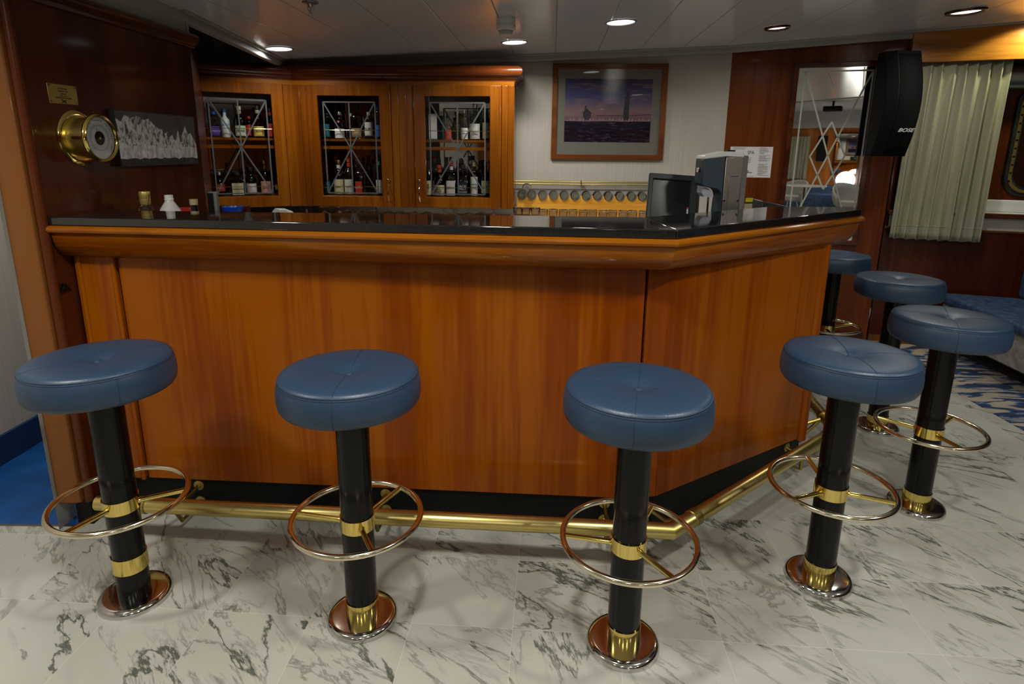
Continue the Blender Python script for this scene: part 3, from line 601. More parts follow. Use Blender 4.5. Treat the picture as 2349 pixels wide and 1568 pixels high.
# ------------------------------------------------------------ bottles
pal = {}
def pm(col, rough=0.5, metal=0):
    k = (col, rough, metal)
    if k not in pal: pal[k] = plain('bottle_paint', col, rough, metal)
    return pal[k]
gl = {}
def gm(t, e=0.7, g=0.06):
    if (t,e) not in gl: gl[(t,e)] = glass('bottle_glass', t, g, e)
    return gl[(t,e)]
CLR = (0.85,0.87,0.85); GRN = (0.05,0.28,0.09); DGR = (0.02,0.09,0.03); AMB = (0.35,0.13,0.03); DRK = (0.06,0.03,0.015); BLU = (0.03,0.25,0.55); ICE = (0.55,0.75,0.85); YEL = (0.75,0.68,0.35)
def bottle(fr, a, o, z, wd, ht, shape, tint, cap, label, lab, cat='bottle', txt=None, neckband=None, tcol=None, labz=(0.08,0.42), grp='spirit bottles in the glass cabinets', tilt=0):
    """one bottle facing the room; shape: round / square / squat / tall"""
    P = fr.p(a, o, z); t = thing('bottle', lab, cat, P, 0, grp)
    ang = math.atan2(fr.n.y, fr.n.x); t.rotation_euler = (0, tilt, ang)      # local +x faces the room
    R = wd/2; nr = max(0.010, R*0.36)
    sh = {'round':(0.60,0.74), 'square':(0.62,0.72), 'squat':(0.50,0.66), 'tall':(0.68,0.86), 'decanter':(0.42,0.72)}[shape]
    neck = ht*0.90
    body = MB()
    if shape == 'square':
        def rr(r, k):
            pts = []
            for i in range(24):
                th = 2*PI*i/24; c, s_ = math.cos(th), math.sin(th); q = (abs(c)**k + abs(s_)**k)**(-1/k); pts.append((r*c*q, r*s_*q))
            return pts
        rows = [(R*0.9,0.0,6),(R,0.006,6),(R,ht*sh[0],6),(R*0.86,ht*(sh[0]+0.05),4),(nr*1.15,ht*sh[1],2),(nr,ht*sh[1]+0.01,2),(nr,neck,2)]
        vs = []; n = 24
        for r, zz, k in rows: vs += [(x, y, zz) for x, y in rr(r, k)]
        body.add(vs, [(i*n+j,i*n+(j+1)%n,(i+1)*n+(j+1)%n,(i+1)*n+j) for i in range(len(rows)-1) for j in range(n)]+[list(range(n))[::-1]], True)
    elif shape == 'decanter':
        body.lathe([(0.0001,0),(R*0.6,0),(R*0.8,0.01),(R,ht*0.25),(R*0.98,ht*0.4),(R*0.75,ht*0.58),(nr,ht*0.72),(nr,neck)], 24)
    else:
        body.lathe([(0.0001,0),(R*0.92,0),(R,0.006),(R,ht*sh[0]),(R*0.93,ht*(sh[0]+0.035)),(R*0.6,ht*(sh[0]+sh[1])/2+0.004),(nr*1.1,ht*sh[1]),(nr,ht*sh[1]+0.012),(nr,neck)], 24)
    body.build('glass_body', gm(tint) if isinstance(tint, tuple) else tint, t)
    MB().lathe([(0.0001,ht),(nr*1.12,ht-0.001),(nr*1.2,ht-0.004),(nr*1.15,ht*0.88)], 16).build('cap', cap, t)
    if label:
        l0, l1 = ht*labz[0], ht*labz[1]; r = R+0.0008
        if shape == 'square': mb = MB().box((R+0.0007,0,(l0+l1)/2), (0.001, wd*0.84, l1-l0))
        elif shape == 'decanter': mb = MB().lathe([(0.0001,0.0),(R*0.5,0.0015),(R*0.52,0)], 20, (R*0.98,0,ht*0.32), Matrix.Rotation(PI/2,4,'Y'))
        else: mb = MB().lathe([(r,l0),(r,l1)], 14, a0=-1.15, a1=1.15)
        lb = mb.build('label', label, t)
        if txt:
            for k, (b_, dz) in enumerate(txt if isinstance(txt, list) else [(txt, 0)]):
                M = Matrix(((0,0,1,r+0.001),(1,0,0,0),(0,1,0,(l0+l1)/2+dz*ht),(0,0,0,1)))
                text(b_, min(0.024, wd*1.5/max(3,len(b_))), M, tcol or M_ink, lb)
    if neckband:
        MB().lathe([(nr+0.001,ht*0.76),(nr+0.001,ht*0.86)], 16).build('neck_label', neckband, t)
    return t
Wh = pm((0.7,0.69,0.66)); Cr = pm((0.62,0.56,0.36)); Ye = pm((0.72,0.55,0.1)); Rd = pm((0.55,0.04,0.03)); Bk = pm((0.015,0.015,0.015)); Pu = pm((0.08,0.05,0.35)); Bl = pm((0.03,0.12,0.5)); Gd = pm((0.6,0.42,0.12),0.3,1); Sv = pm((0.7,0.7,0.7),0.3,1); Or = pm((0.8,0.35,0.04)); Tl = pm((0.02,0.2,0.28)); Pk = pm((0.65,0.35,0.3)); Gn = pm((0.02,0.2,0.06)); Lg = pm((0.5,0.6,0.42)); Fr_ = pm((0.62,0.68,0.68),0.5)
ou = -0.12; U = 1.445; D = 1.043
def B(*a, **k): return bottle(*a, **k)
# corner cabinet, upper then lower shelf
B(KF,0.585,-0.17,U,0.038,0.142,'squat',CLR,Or,None,'clear bottle with orange cap, upper shelf of the corner cabinet at the left')
B(KF,0.520,ou,U,0.070,0.172,'square',CLR,Bl,Pu,'bottle with purple label and blue cap in the corner cabinet',txt='SAMBUCA',tcol=Wh,labz=(0.05,0.42))
B(KF,0.452,-0.10,U,0.060,0.190,'round',Fr_,Bl,None,'frosted white bottle lettered OUZO with blue cap in the corner cabinet')
text('OUZO', 0.019, KF.mat(0.452,-0.068,U+0.085), M_ink, [o for o in C.objects if o.name.startswith('bottle')][-1] if False else None, name='x') if False else None
_ob = [o for o in C.objects if o.get('label','').startswith('frosted white bottle lettered')][0]
text('OUZO', 0.020, Matrix(((0,0,1,0.031),(1,0,0,0),(0,1,0,0.085),(0,0,0,1))), Bl, _ob)
B(KF,0.357,ou,U,0.074,0.213,'round',DGR,Cr,Lg,'dark bottle with pale green label in the corner cabinet, upper middle',neckband=Cr,txt='PEAR',labz=(0.05,0.38))
B(KF,0.292,-0.185,U,0.05,0.15,'round',(0.5,0.03,0.03),Rd,Rd,'red labelled bottle behind the cream sherry bottle',labz=(0.1,0.6))
B(KF,0.238,ou,U,0.075,0.221,'round',DRK,Bk,Ye,'dark sherry bottle with yellow label lettered CREME',neckband=Cr,txt='CREME',labz=(0.05,0.36))
B(KF,0.155,ou,U,0.055,0.208,'round',(0.3,0.02,0.02),Bk,Rd,'red labelled bottle at the right end of the corner cabinet upper shelf',labz=(0.05,0.48),neckband=Rd)
B(KF,0.522,ou,D,0.066,0.160,'squat',DRK,Sv,Rd,'squat bottle with red and white label, lower left of the corner cabinet',txt='BAILEY',tcol=Wh,labz=(0.2,0.5))
B(KF,0.410,ou,D,0.090,0.160,'square',(0.10,0.03,0.01),Bk,Cr,'square dark bottle lettered DISARONNO',txt='DISARONNO',labz=(0.03,0.55))
B(KF,0.318,ou,D,0.070,0.198,'round',DRK,Bk,Wh,'dark bottle with crooked white label in the corner cabinet',labz=(0.1,0.42))
B(KF,0.221,ou,D,0.072,0.246,'round',(0.6,0.1,0.06),Gd,Pk,'tall bottle with red and pink label, lower shelf of the corner cabinet',neckband=Gd,txt='RED',tcol=Rd,labz=(0.05,0.4))
B(KF,0.135,-0.14,D,0.045,0.18,'round',DRK,Bk,Ye,'small dark bottle with yellow label at the right end, corner cabinet',labz=(0.2,0.4))
B(KF,0.460,-0.19,D,0.06,0.23,'tall',CLR,Bk,None,'tall clear bottle behind the square dark bottle')
# door two, left door of the wide cabinet
B(CF,1.384,-0.11,U,0.074,0.260,'tall',(0.03,0.14,0.35),Bl,Tl,'blue bottle with red lettering at the upper left of the left wide-cabinet door',txt='Pitú',tcol=Rd,labz=(0.05,0.4))
B(CF,1.442,-0.18,U,0.052,0.284,'tall',BLU,Bl,None,'bright blue tall bottle against the cabinet side')
B(CF,1.273,-0.10,U,0.076,0.190,'round',GRN,Sv,Wh,'green gin bottle with round red seal and white label',labz=(0.03,0.38))
_g = [o for o in C.objects if o.get('label','').startswith('green gin')][0]
MB().lathe([(0.0001,0.002),(0.013,0.001),(0.0135,0)], 20, (0.034,0,0.115), Matrix.Rotation(PI/2,4,'Y')).build('seal', Rd, _g)
B(CF,1.215,-0.17,U,0.058,0.185,'round',CLR,Wh,None,'clear bottle standing behind the green gin bottle')
B(CF,1.147,-0.12,U,0.082,0.253,'square',(0.6,0.45,0.2),Bk,pm((0.3,0.2,0.1)),'large square amber bottle with brown label, left wide-cabinet door',txt='1800',tcol=Cr,labz=(0.05,0.3))
B(CF,1.060,-0.10,U,0.060,0.190,'round',CLR,Wh,Wh,'clear rum bottle with tall white label, left wide-cabinet door',txt='RUM',labz=(0.12,0.62))
B(CF,1.000,-0.13,U,0.045,0.237,'tall',ICE,Bl,Bl,'slim pale blue bottle at the right edge of the left wide-cabinet door')
B(CF,1.390,-0.10,D,0.052,0.224,'round',DRK,Gd,Tl,'dark tequila bottle with gold bands and blue label',neckband=Gd,txt='TEQUILA',tcol=Cr,labz=(0.05,0.42))
B(CF,1.345,-0.17,D,0.046,0.280,'tall',DRK,Rd,None,'dark wine bottle with red capsule, left wide-cabinet door')
B(CF,1.300,-0.10,D,0.078,0.252,'round',DRK,Gd,Cr,'dark rum bottle with broad cream label and cream neck label',neckband=Wh,txt='Captain',labz=(0.03,0.45))
B(CF,1.224,-0.10,D,0.072,0.270,'round',CLR,Rd,Wh,'clear vodka bottle with red and white label',neckband=Rd,txt='SMIRNOFF',tcol=Rd,labz=(0.03,0.42))
B(CF,1.148,-0.10,D,0.058,0.248,'square',CLR,Bk,Rd,'clear bottle with red and blue label, left wide-cabinet door',txt='VODKA',tcol=Wh,labz=(0.03,0.4))
B(CF,1.082,-0.13,D,0.053,0.286,'tall',DGR,Bk,None,'dark green wine bottle with red neck band, left wide-cabinet door',neckband=Rd)
B(CF,1.000,-0.10,D,0.048,0.248,'tall',GRN,Gn,Wh,'green wine bottle with white label at the right edge, left wide-cabinet door',labz=(0.06,0.45))
# door three, right door of the wide cabinet
t = thing('carton', 'tall white and teal carton leaning at the upper left of the right cabinet door', 'carton', CF.p(0.600,-0.13,U), 0)
t.rotation_euler = (0.0, 0, math.atan2(CF.n.y, CF.n.x)+0.25)
MB().box((0,0,0.0925), (0.062,0.062,0.185)).build('body', Tl, t, bevel=0.002); MB().box((0.0315,0,0.0925), (0.001,0.058,0.17)).build('front_label', Wh, t)
B(CF,0.487,-0.12,U,0.058,0.173,'squat',CLR,Bk,Rd,'clear bottle with round red seal in the right cabinet door',labz=(0.05,0.4))
B(CF,0.425,-0.17,U,0.095,0.200,'decanter',YEL,Gd,None,'round-bellied yellowish decanter bottle in the right cabinet door')
B(CF,0.363,-0.10,U,0.053,0.209,'tall',CLR,Sv,Wh,'slim clear bottle with silver neck and blue-white label',txt='PATRON',tcol=Bl,labz=(0.03,0.4))
B(CF,0.287,-0.10,U,0.076,0.250,'round',(0.6,0.75,0.62),Sv,Wh,'large pale green gin bottle with silver capsule and white labels',txt=[('Seagram',0.0),('GIN',-0.08)],labz=(0.03,0.45))
B(CF,0.205,-0.10,U,0.060,0.220,'round',DGR,Gn,Cr,'dark green wine bottle with cream label lettered CANEI',txt='CANEI',labz=(0.05,0.55))
B(CF,0.633,-0.10,D,0.056,0.247,'round',DRK,Bk,Cr,'dark bottle with black striped cream label, lower left of the right door',txt=[('III',0.08),('IX',0.0),('I',-0.1)],tcol=pm((0.2,0.05,0.03)),labz=(0.03,0.45))
B(CF,0.553,-0.10,D,0.096,0.225,'squat',(0.5,0.2,0.06),Rd,Cr,'squat whisky bottle with red wax neck, label reading Makers Mark',neckband=Rd,txt=[("Maker's",0.05),('Mark',-0.03),('WHISKY',-0.11)],labz=(0.03,0.36))
B(CF,0.464,-0.10,D,0.076,0.250,'square',AMB,Rd,Wh,'square bourbon bottle with white label and red seal',neckband=Wh,txt='BEAM',labz=(0.03,0.45))
B(CF,0.376,-0.10,D,0.078,0.226,'square',(0.12,0.04,0.015),Bk,Bk,'square whiskey bottle with black label and white print',txt=[("JACK",0.08),('No.7',0.0),('WHISKEY',-0.1)],tcol=Wh,labz=(0.03,0.45))
B(CF,0.295,-0.10,D,0.056,0.246,'round',(0.6,0.35,0.1),Cr,Wh,'slim amber whisky bottle with long white label',txt=[('WHITE',0.05),('HORSE',-0.04)],labz=(0.03,0.58))
B(CF,0.212,-0.10,D,0.064,0.255,'round',DGR,Gn,Lg,'green whiskey bottle with pale label lettered JAMES at the right edge',txt='JAMES',labz=(0.1,0.45))
for k, (a, h_, c_, lb) in enumerate([(0.60,0.27,Rd,'tall dark bottle behind the red wax whisky bottle'),(0.51,0.28,Bk,'tall dark bottle behind the bourbon bottle'),(0.42,0.27,Gd,'tall amber bottle at the back, between bourbon and black label'),(0.335,0.29,Bk,'tall clear bottle behind the slim amber whisky bottle'),(0.255,0.26,Bk,'dark capped bottle in the back row at the right')]):
    B(CF,a,-0.19,D,0.06,h_,'tall',[DRK,AMB,AMB,CLR,DGR][k],c_,None,lb)
# ------------------------------------------------------------ back bar counter, rack and glassware
bb = thing('back_counter', 'low back counter with brown timber front under the wall cabinets', 'counter')
MB().prism([(-1.86,3.95),(-1.45,4.13),(1.45,4.02),(1.50,4.55),(-1.5,4.70),(-2.02,4.26)], 0.855, 0.885).build('top', M_steel, bb, bevel=0.003)
MB().prism([(-1.85,3.98),(-1.44,4.16),(1.44,4.05),(1.49,4.55),(-1.5,4.70),(-2.01,4.27)], 0.0, 0.855).build('body', M_mah, bb)
mb = MB(); CF.box(mb, 0.0, 1.55, -0.318, -0.312, 0.885, 0.966); CF.box(mb, 1.09, 1.11, -0.29, -0.26, 0.885, 0.966)
tag(mb.build('splashback', plain('stainless', (0.5,0.46,0.40), 0.35, 1)), 'stainless splashback strip under the wide wall cabinet', 'splashback')
rk = thing('glass_rack', 'bright orange timber rack board holding glasses on their sides', 'glass rack')
RA, RB = 0.545, 1.555      # along W0 (s from the mirror wall corner, going left)
XL = lambda x: (1.575-x)/0.9987
MX = [0.072,0.150,0.233,0.316,0.397,0.478,0.564,0.648,0.730,0.816,0.903,0.985]
edge_ = []
for x in MX: edge_ += [(x-0.0375, 1.046)] + [(x-0.0375*math.cos(PI*k/12), 1.046-0.0375*math.sin(PI*k/12)) for k in range(1,12)] + [(x+0.0375, 1.046)]
cols = [(0.035, 1.046)] + edge_ + [(1.03, 1.046)]
vs = [W0.p(XL(x), o, z) for x, zt in cols for o, z in ((0.055,0.886),(0.075,0.886),(0.075,zt),(0.055,zt))]
fs = [(4*i+a, 4*i+4+a, 4*i+4+(a+1)%4, 4*i+(a+1)%4) for i in range(len(cols)-1) for a in range(4)] + [(0,1,2,3), tuple(4*(len(cols)-1)+a for a in (3,2,1,0))]
MB().add(vs, fs).build('board', M_rack, rk)
mb = MB(); W0.box(mb, XL(1.03), XL(0.035), 0.002, 0.055, 0.97, 0.985); mb.build('support', M_rack, rk)
def tumbler(name, label, grp, h=0.10, r1=0.035, r0=0.026, M=None, loc=(0,0,0)):
    t = thing(name, label, 'glass', loc, 0, grp)
    T = M or Matrix.Identity(4)
    MB().lathe([(0.0001,0.0),(r0*0.93,0.0),(r0,0.004),(r1,h),(r1-0.0018,h),(r0-0.002,0.014),(0.0001,0.012)], 24, M=T).build('bowl', M_clear, t)
    MB().lathe([(0.0001,-0.0004),(r0*0.58,-0.0004),(r0*0.60,0.006),(0.0001,0.006)], 20, M=T).build('thick_base', M_base, t)
    return t
lay = Matrix.Rotation(PI/2, 4, 'X')     # base toward the room (-y)
lay = Matrix.Rotation(-PI/2, 4, 'X')
tp = tumbler('drinking_glass', 'glass lying on the orange rack, base towards the room', 'glasses on their sides in the orange rack', 0.085, 0.036, 0.030, M=lay)
ordn = ['first','second','third','fourth','fifth','sixth','seventh','eighth','ninth','tenth','eleventh','twelfth']
for i, x in enumerate(MX):
    o = tp if i == 0 else copy_tree(tp)
    q = W0.p(XL(x), 0.092, 1.0455); o.location = q
    o['label'] = 'glass lying on its side in the orange rack, %s from the left' % ordn[i]
o = copy_tree(tp); o.location = W0.p(XL(0.112), 0.142, 1.100); o['label'] = 'glass lying on top of the first two in the orange rack'
up = tumbler('drinking_glass', '', 'upturned tumblers in front of the orange rack', 0.092, 0.0285, 0.033)
for ch in up.children:
    ch.data = ch.data.copy(); ch.data.transform(Matrix.Translation((0,0,0.092)) @ Matrix.Rotation(PI,4,'X'))
xs = [0.215+0.069*k for k in range(11)]
for i, x in enumerate(xs):
    o = up if i == 0 else copy_tree(up); o.location = (x, 4.20-0.005*i + 0.02*(i%2), 0.885)
    o['label'] = 'upturned tumbler in the row before the rack, %s from the left' % ordn[i]
tr = tag(MB().box((0.10,4.075,0.93), (0.235,0.07,0.035)).build('serving_tray', plain('brown_tray', (0.10,0.045,0.03), 0.35)), 'dark brown serving box holding stacked tumblers right of the cabinets', 'tray')
MB().prism([(-0.005,4.045),(0.205,4.045),(0.205,4.105),(-0.005,4.105)], 0.885, 0.913).build('tray_foot', M_mah, tr)
for i, (x, y, z) in enumerate([(0.035,4.075,0.948),(0.155,4.075,0.948),(0.09,4.07,0.948)]):
    o = copy_tree(up); o.location = (x, y, z)
    for ch in o.children: ch.scale = (1,1,0.55)
    o['label'] = ['upturned tumbler on the left of the brown box','upturned tumbler on the right of the brown box','upturned tumbler in the middle of the brown box'][i]; o['group'] = 'tumblers on the brown box'
# stemmed glasses standing under the cabinets
def stem(lab):
    t = thing('wine_glass', lab, 'wine glass', group='stemmed glasses under the wall cabinets')
    MB().lathe([(0.030,0.0),(0.036,0.030),(0.030,0.052),(0.006,0.064),(0.0001,0.064),(0.0001,0.060),(0.005,0.060),(0.028,0.050),(0.034,0.030),(0.0285,0.0),(0.030,0.0)], 22).build('bowl', M_clear, t)
    MB().lathe([(0.004,0.062),(0.0035,0.088)], 10).build('stem', M_clear, t)
    MB().lathe([(0.0001,0.088),(0.0035,0.088),(0.02,0.0905),(0.033,0.093),(0.033,0.0955),(0.0001,0.0965)], 22).build('foot', M_clear, t)
    return t
s0_ = stem('')
words = ['first to the right of the steel post','second to the right of the steel post','below the second door hinge','below the second door, left half','below the second door, middle','below the second door, right half','below the lock of the second door','below the fluted stile','under the third door handle','below the third door, left quarter','below the third door, middle','below the third door, right half','below the third door, right corner','beside the brown box']
for i in range(14):
    o = s0_ if i == 0 else copy_tree(s0_); x = -1.32+0.092*i; o.location = (x+0.01*math.sin(i*2.3), 4.17-0.045*(x+1.3)+0.02*math.sin(i*1.7)+0.03, 0.885)
    o['label'] = 'upturned stemmed glass ' + words[i]
    if i not in (0, 1, 9, 10, 13):
        o.rotation_euler = (PI/2, 0, math.sin(i*3.1)*0.35); o.scale = (1.1,1.1,1.1); o.location = (x, o.location.y-0.02, 0.885+0.0405); o['label'] = 'stemmed glass lying with its bowl to the room ' + words[i]
# brass gallery rail on the wallpaper wall
gr = thing('brass_gallery_rail', 'double brass gallery rail fixed to the wallpaper wall above the rack', 'rail')
for zz, rr in ((1.147,0.007),(1.127,0.006)):
    MB().tube([W0.p(XL(0.01),0.045,zz), W0.p(XL(1.045),0.045,zz)], rr, 12).build('rod', M_brassd, gr)
for x in (0.012, 0.52, 1.043):
    mb = MB(); W0.box(mb, XL(x)-0.005, XL(x)+0.005, 0, 0.055, 1.115, 1.158); mb.build('bracket', M_brassd, gr, bevel=0.002)
mb = MB(); W0.box(mb, XL(1.046)-0.006, XL(1.046)+0.006, 0.02, 0.05, 1.0, 1.155); mb.build('end_post', M_brassd, gr, bevel=0.002)
# ------------------------------------------------------------ framed lighthouse picture
pic = thing('framed_picture', 'wood framed print of two lighthouses over rough sea on the wallpaper wall', 'picture')
a0, a1, z0_, z1_ = XL(1.122), XL(0.286), 1.314, 1.998
mb = MB(); W0.frame(mb, a0, a1, z0_, z1_, 0.037, 0.002, 0.028); mb.build('frame', M_pic, pic, bevel=0.003)
mb = MB(); W0.box(mb, a0+0.03, a1-0.03, 0.003, 0.010, z0_+0.03, z1_-0.03); mb.build('mat_board', plain('grey_mat', (0.20,0.195,0.165), 0.9, spec=0.05), pic)
px0, px1, pz0, pz1 = XL(1.018), XL(0.381), 1.442, 1.893
def print_mat():
    m, nt, b = nodes('sea_sky_print'); L = nt.links.new
    tc = N(nt, 'ShaderNodeTexCoord'); sp_ = N(nt, 'ShaderNodeSeparateXYZ'); L(tc.outputs['Object'], sp_.inputs[0])
    mp = N(nt, 'ShaderNodeMapping'); mp.inputs['Scale'].default_value = (2.2,2.2,11); L(tc.outputs['Object'], mp.inputs[0])
    n = N(nt, 'ShaderNodeTexNoise'); n.inputs['Scale'].default_value = 3.4; n.inputs['Detail'].default_value = 7; n.inputs['Distortion'].default_value = 0.6; L(mp.outputs[0], n.inputs['Vector'])
    mr = N(nt, 'ShaderNodeMapRange'); mr.inputs['From Min'].default_value = pz0; mr.inputs['From Max'].default_value = pz1; L(sp_.outputs[2], mr.inputs[0])
    sky = ramp(nt, [(0.36,(0.20,0.11,0.13)),(0.5,(0.25,0.155,0.17)),(0.7,(0.075,0.085,0.20)),(1.0,(0.035,0.035,0.125))]); L(mr.outputs[0], sky.inputs[0])
    cl = ramp(nt, [(0.5,(0,0,0)),(0.72,(1,1,1))]); L(n.outputs['Fac'], cl.inputs[0])
    mx = N(nt, 'ShaderNodeMix', data_type='RGBA'); mf = N(nt, 'ShaderNodeMath', operation='MULTIPLY'); L(cl.outputs[0], mf.inputs[0]); mf.inputs[1].default_value = 0.7; L(mf.outputs[0], mx.inputs[0]); L(sky.outputs[0], mx.inputs[6]); mx.inputs[7].default_value = (0.27,0.19,0.19,1)
    n2 = N(nt, 'ShaderNodeTexNoise'); n2.inputs['Scale'].default_value = 7; n2.inputs['Detail'].default_value = 9; n2.inputs['Roughness'].default_value = 0.7; L(mp.outputs[0], n2.inputs['Vector'])
    se = ramp(nt, [(0.5,(0.012,0.008,0.016)),(0.6,(0.035,0.022,0.045)),(0.70,(0.18,0.13,0.2))]); L(n2.outputs['Fac'], se.inputs[0])
    ad = N(nt, 'ShaderNodeMath', operation='MULTIPLY_ADD'); L(n.outputs['Fac'], ad.inputs[0]); ad.inputs[1].default_value = 0.05; L(mr.outputs[0], ad.inputs[2])
    gt = N(nt, 'ShaderNodeMath', operation='GREATER_THAN'); L(ad.outputs[0], gt.inputs[0]); gt.inputs[1].default_value = 0.36
    fm = N(nt, 'ShaderNodeMix', data_type='RGBA'); L(gt.outputs[0], fm.inputs[0]); L(se.outputs[0], fm.inputs[6]); L(mx.outputs[2], fm.inputs[7])
    L(fm.outputs[2], b.inputs['Base Color']); b.inputs['Roughness'].default_value = 0.9; b.inputs['Specular IOR Level'].default_value = 0.05
    return m
mb = MB(); W0.box(mb, px0, px1, 0.0101, 0.0112, pz0, pz1); pr = mb.build('print', print_mat(), pic)
M_sil = plain('dark_silhouette', (0.018,0.013,0.028), 0.6)
def sil(pts, mat, o, name):   # polygons in picture space (u 0..1 left-right, v 0..1)
    mb = MB()
    for P in pts:
        q = [W0.p(px1+(px0-px1)*u, oo, pz0+(pz1-pz0)*v) for oo in (0.0112, o) for u, v in P]; n = len(P)
        mb.add(q, [list(range(n)), list(range(n,2*n))]+[(i,(i+1)%n,n+(i+1)%n,n+i) for i in range(n)])
    return mb.build(name, mat, pr)
sil([[(0.675,0.345),(0.745,0.345),(0.745,0.70),(0.69,0.70)],[(0.685,0.70),(0.755,0.70),(0.755,0.725),(0.685,0.725)],[(0.698,0.725),(0.742,0.725),(0.742,0.77),(0.698,0.77)],[(0.692,0.77),(0.75,0.77),(0.72,0.805)],
     [(0.215,0.335),(0.305,0.335),(0.305,0.46),(0.26,0.52),(0.215,0.47)],[(0.20,0.46),(0.26,0.535),(0.32,0.455),(0.305,0.455),(0.262,0.51),(0.215,0.46)],[(0.232,0.50),(0.252,0.50),(0.252,0.56),(0.232,0.56)],[(0.228,0.56),(0.256,0.56),(0.242,0.585)]], M_sil, 0.0118, 'lighthouse_image')
pts = [[(0.345,0.35),(0.347,0.35),(0.347,0.59),(0.345,0.59)]]
for k in range(34):
    u = 0.38+0.0185*k
    if 0.66 < u < 0.75: continue
    pts.append([(u,0.36),(u+0.003,0.36),(u+0.003,0.425),(u,0.425)])
pts += [[(0.37,0.42),(0.68,0.42),(0.68,0.43),(0.37,0.43)],[(0.75,0.42),(1.0,0.44),(1.0,0.45),(0.75,0.43)]]
sil(pts, M_sil, 0.0116, 'pier_image')
foam = plain('pale_foam', (0.24,0.19,0.22), 0.7)
pts = []
for k in range(26):
    u = 0.01+0.038*k; h_ = 0.02+0.035*abs(math.sin(k*2.1)); pts.append([(u,0.335),(u+0.036,0.335),(u+0.026,0.335+h_),(u+0.012,0.335+h_*0.8)])
sil(pts, foam, 0.0120, 'foam_image')
mb = MB(); mb.add([W0.p(a,0.020,z) for a, z in ((a0+0.036,z0_+0.036),(a1-0.036,z0_+0.036),(a1-0.036,z1_-0.036),(a0+0.036,z1_-0.036))], [(0,1,2,3)]); mb.build('glazing', M_pglass, pic)
# ------------------------------------------------------------ objects on the left partition
mt = thing('mountain_print', 'black and white snowy mountain print on a thin black block', 'picture')
mb = MB(); WL.box(mb, 0.375, 0.903, 0.0, 0.022, 1.298, 1.512); mb.build('block', plain('black_block', (0.01,0.01,0.01), 0.5), mt)
def mtn_mat(name, stops, sc):
    m, nt, b = nodes(name); L = nt.links.new
    tc = N(nt, 'ShaderNodeTexCoord'); mp = N(nt, 'ShaderNodeMapping'); mp.inputs['Scale'].default_value = (1,2.2,1); mp.inputs['Rotation'].default_value = (0.5,0,0); L(tc.outputs['Object'], mp.inputs[0])
    n = N(nt, 'ShaderNodeTexNoise'); n.inputs['Scale'].default_value = sc; n.inputs['Detail'].default_value = 9; n.inputs['Roughness'].default_value = 0.68; n.inputs['Distortion'].default_value = 0.5; L(mp.outputs[0], n.inputs['Vector'])
    r = ramp(nt, stops); L(n.outputs['Fac'], r.inputs[0]); L(r.outputs[0], b.inputs['Base Color']); b.inputs['Roughness'].default_value = 0.45
    return m
g = (lambda v: (v, v, v))
A0, A1, B0, B1 = 0.378, 0.900, 1.302, 1.508
def mimg(P, o, mat, name):
    vs = [WL.p(A0+(A1-A0)*u, oo, B0+(B1-B0)*v) for oo in (0.022, o) for u, v in P]; n = len(P)
    return MB().add(vs, [list(range(n)), list(range(n,2*n))]+[(i,(i+1)%n,n+(i+1)%n,n+i) for i in range(n)]).build(name, mat, mt)
mimg([(0,0),(1,0),(1,1),(0,1)], 0.0226, mtn_mat('grey_sky', [(0.3,g(0.03)),(0.7,g(0.10))], 9), 'sky_image')
ridge = [(0,0.86),(0.05,0.80),(0.10,0.93),(0.16,0.88),(0.24,0.93),(0.32,0.86),(0.38,0.9),(0.42,0.80),(0.48,0.72),(0.53,0.70),(0.56,0.62),(0.60,0.66),(0.63,0.56),(0.66,0.60),(0.70,0.48),(0.745,0.70),(0.78,0.55),(0.81,0.64),(0.855,0.80),(0.89,0.62),(0.93,0.66),(0.97,0.5),(1.0,0.42)]
mimg([(0,0.1)]+ridge+[(1,0.1)], 0.0230, mtn_mat('snow_rock', [(0.38,g(0.03)),(0.44,g(0.16)),(0.51,g(0.6)),(0.7,g(0.85))], 26), 'mountain_image')
mimg([(0,0.12),(1,0.12),(1,0.34),(0.85,0.36),(0.6,0.32),(0.3,0.4),(0.12,0.36),(0,0.45)], 0.0233, mtn_mat('snow_field', [(0.38,g(0.35)),(0.5,g(0.6)),(0.62,g(0.85))], 22), 'snow_image')
mimg([(0,0),(1,0),(1,0.10)]+[(0.97-0.05*k, 0.10+0.04*abs(math.sin(k*1.9))) for k in range(19)]+[(0,0.13)], 0.0235, mtn_mat('shore_dark', [(0.45,g(0.01)),(0.65,g(0.06))], 30), 'shore_image')
# brass plate
bp = thing('brass_plaque', 'small engraved brass plaque screwed above the barometer', 'plaque')
mb = MB(); WL.box(mb, 0.100, 0.228, 0, 0.003, 1.513, 1.577); mb.build('plate', M_brassd, bp, bevel=0.001)
for a in (0.107,0.221):
    for z in (1.519,1.571):
        q = WL.p(a,0.003,z); n3 = Vector((WL.n.x,WL.n.y,0)); MB().tube([q, q+n3*0.0015], 0.004, 10).build('screw', M_chrome, bp)
TM = lambda a, o, z: Matrix(((WL.d.x,0,WL.n.x,WL.p(a,o,z).x),(WL.d.y,0,WL.n.y,WL.p(a,o,z).y),(0,1,0,z),(0,0,0,1)))
M_eng = plain('engraving', (0.10,0.07,0.02), 0.6)
for k, (s_, z) in enumerate((('LOUNGE BAR',1.563),('refurbished and',1.555),('dedicated',1.547),('to the crew',1.540),('PRESENTED BY FRIENDS',1.533))): text('· · · · ·' if False else s_, 0.0065, TM(0.164,0.0034,z), M_eng, bp)
mb = MB()
for sg in (-1,1): WL.strip(mb, (0.164-0.010,1.522+sg*0.005), (0.164+0.010,1.522-sg*0.005), 0.004, 0.003, 0.0036)
mb.build('emblem', M_ink, bp)
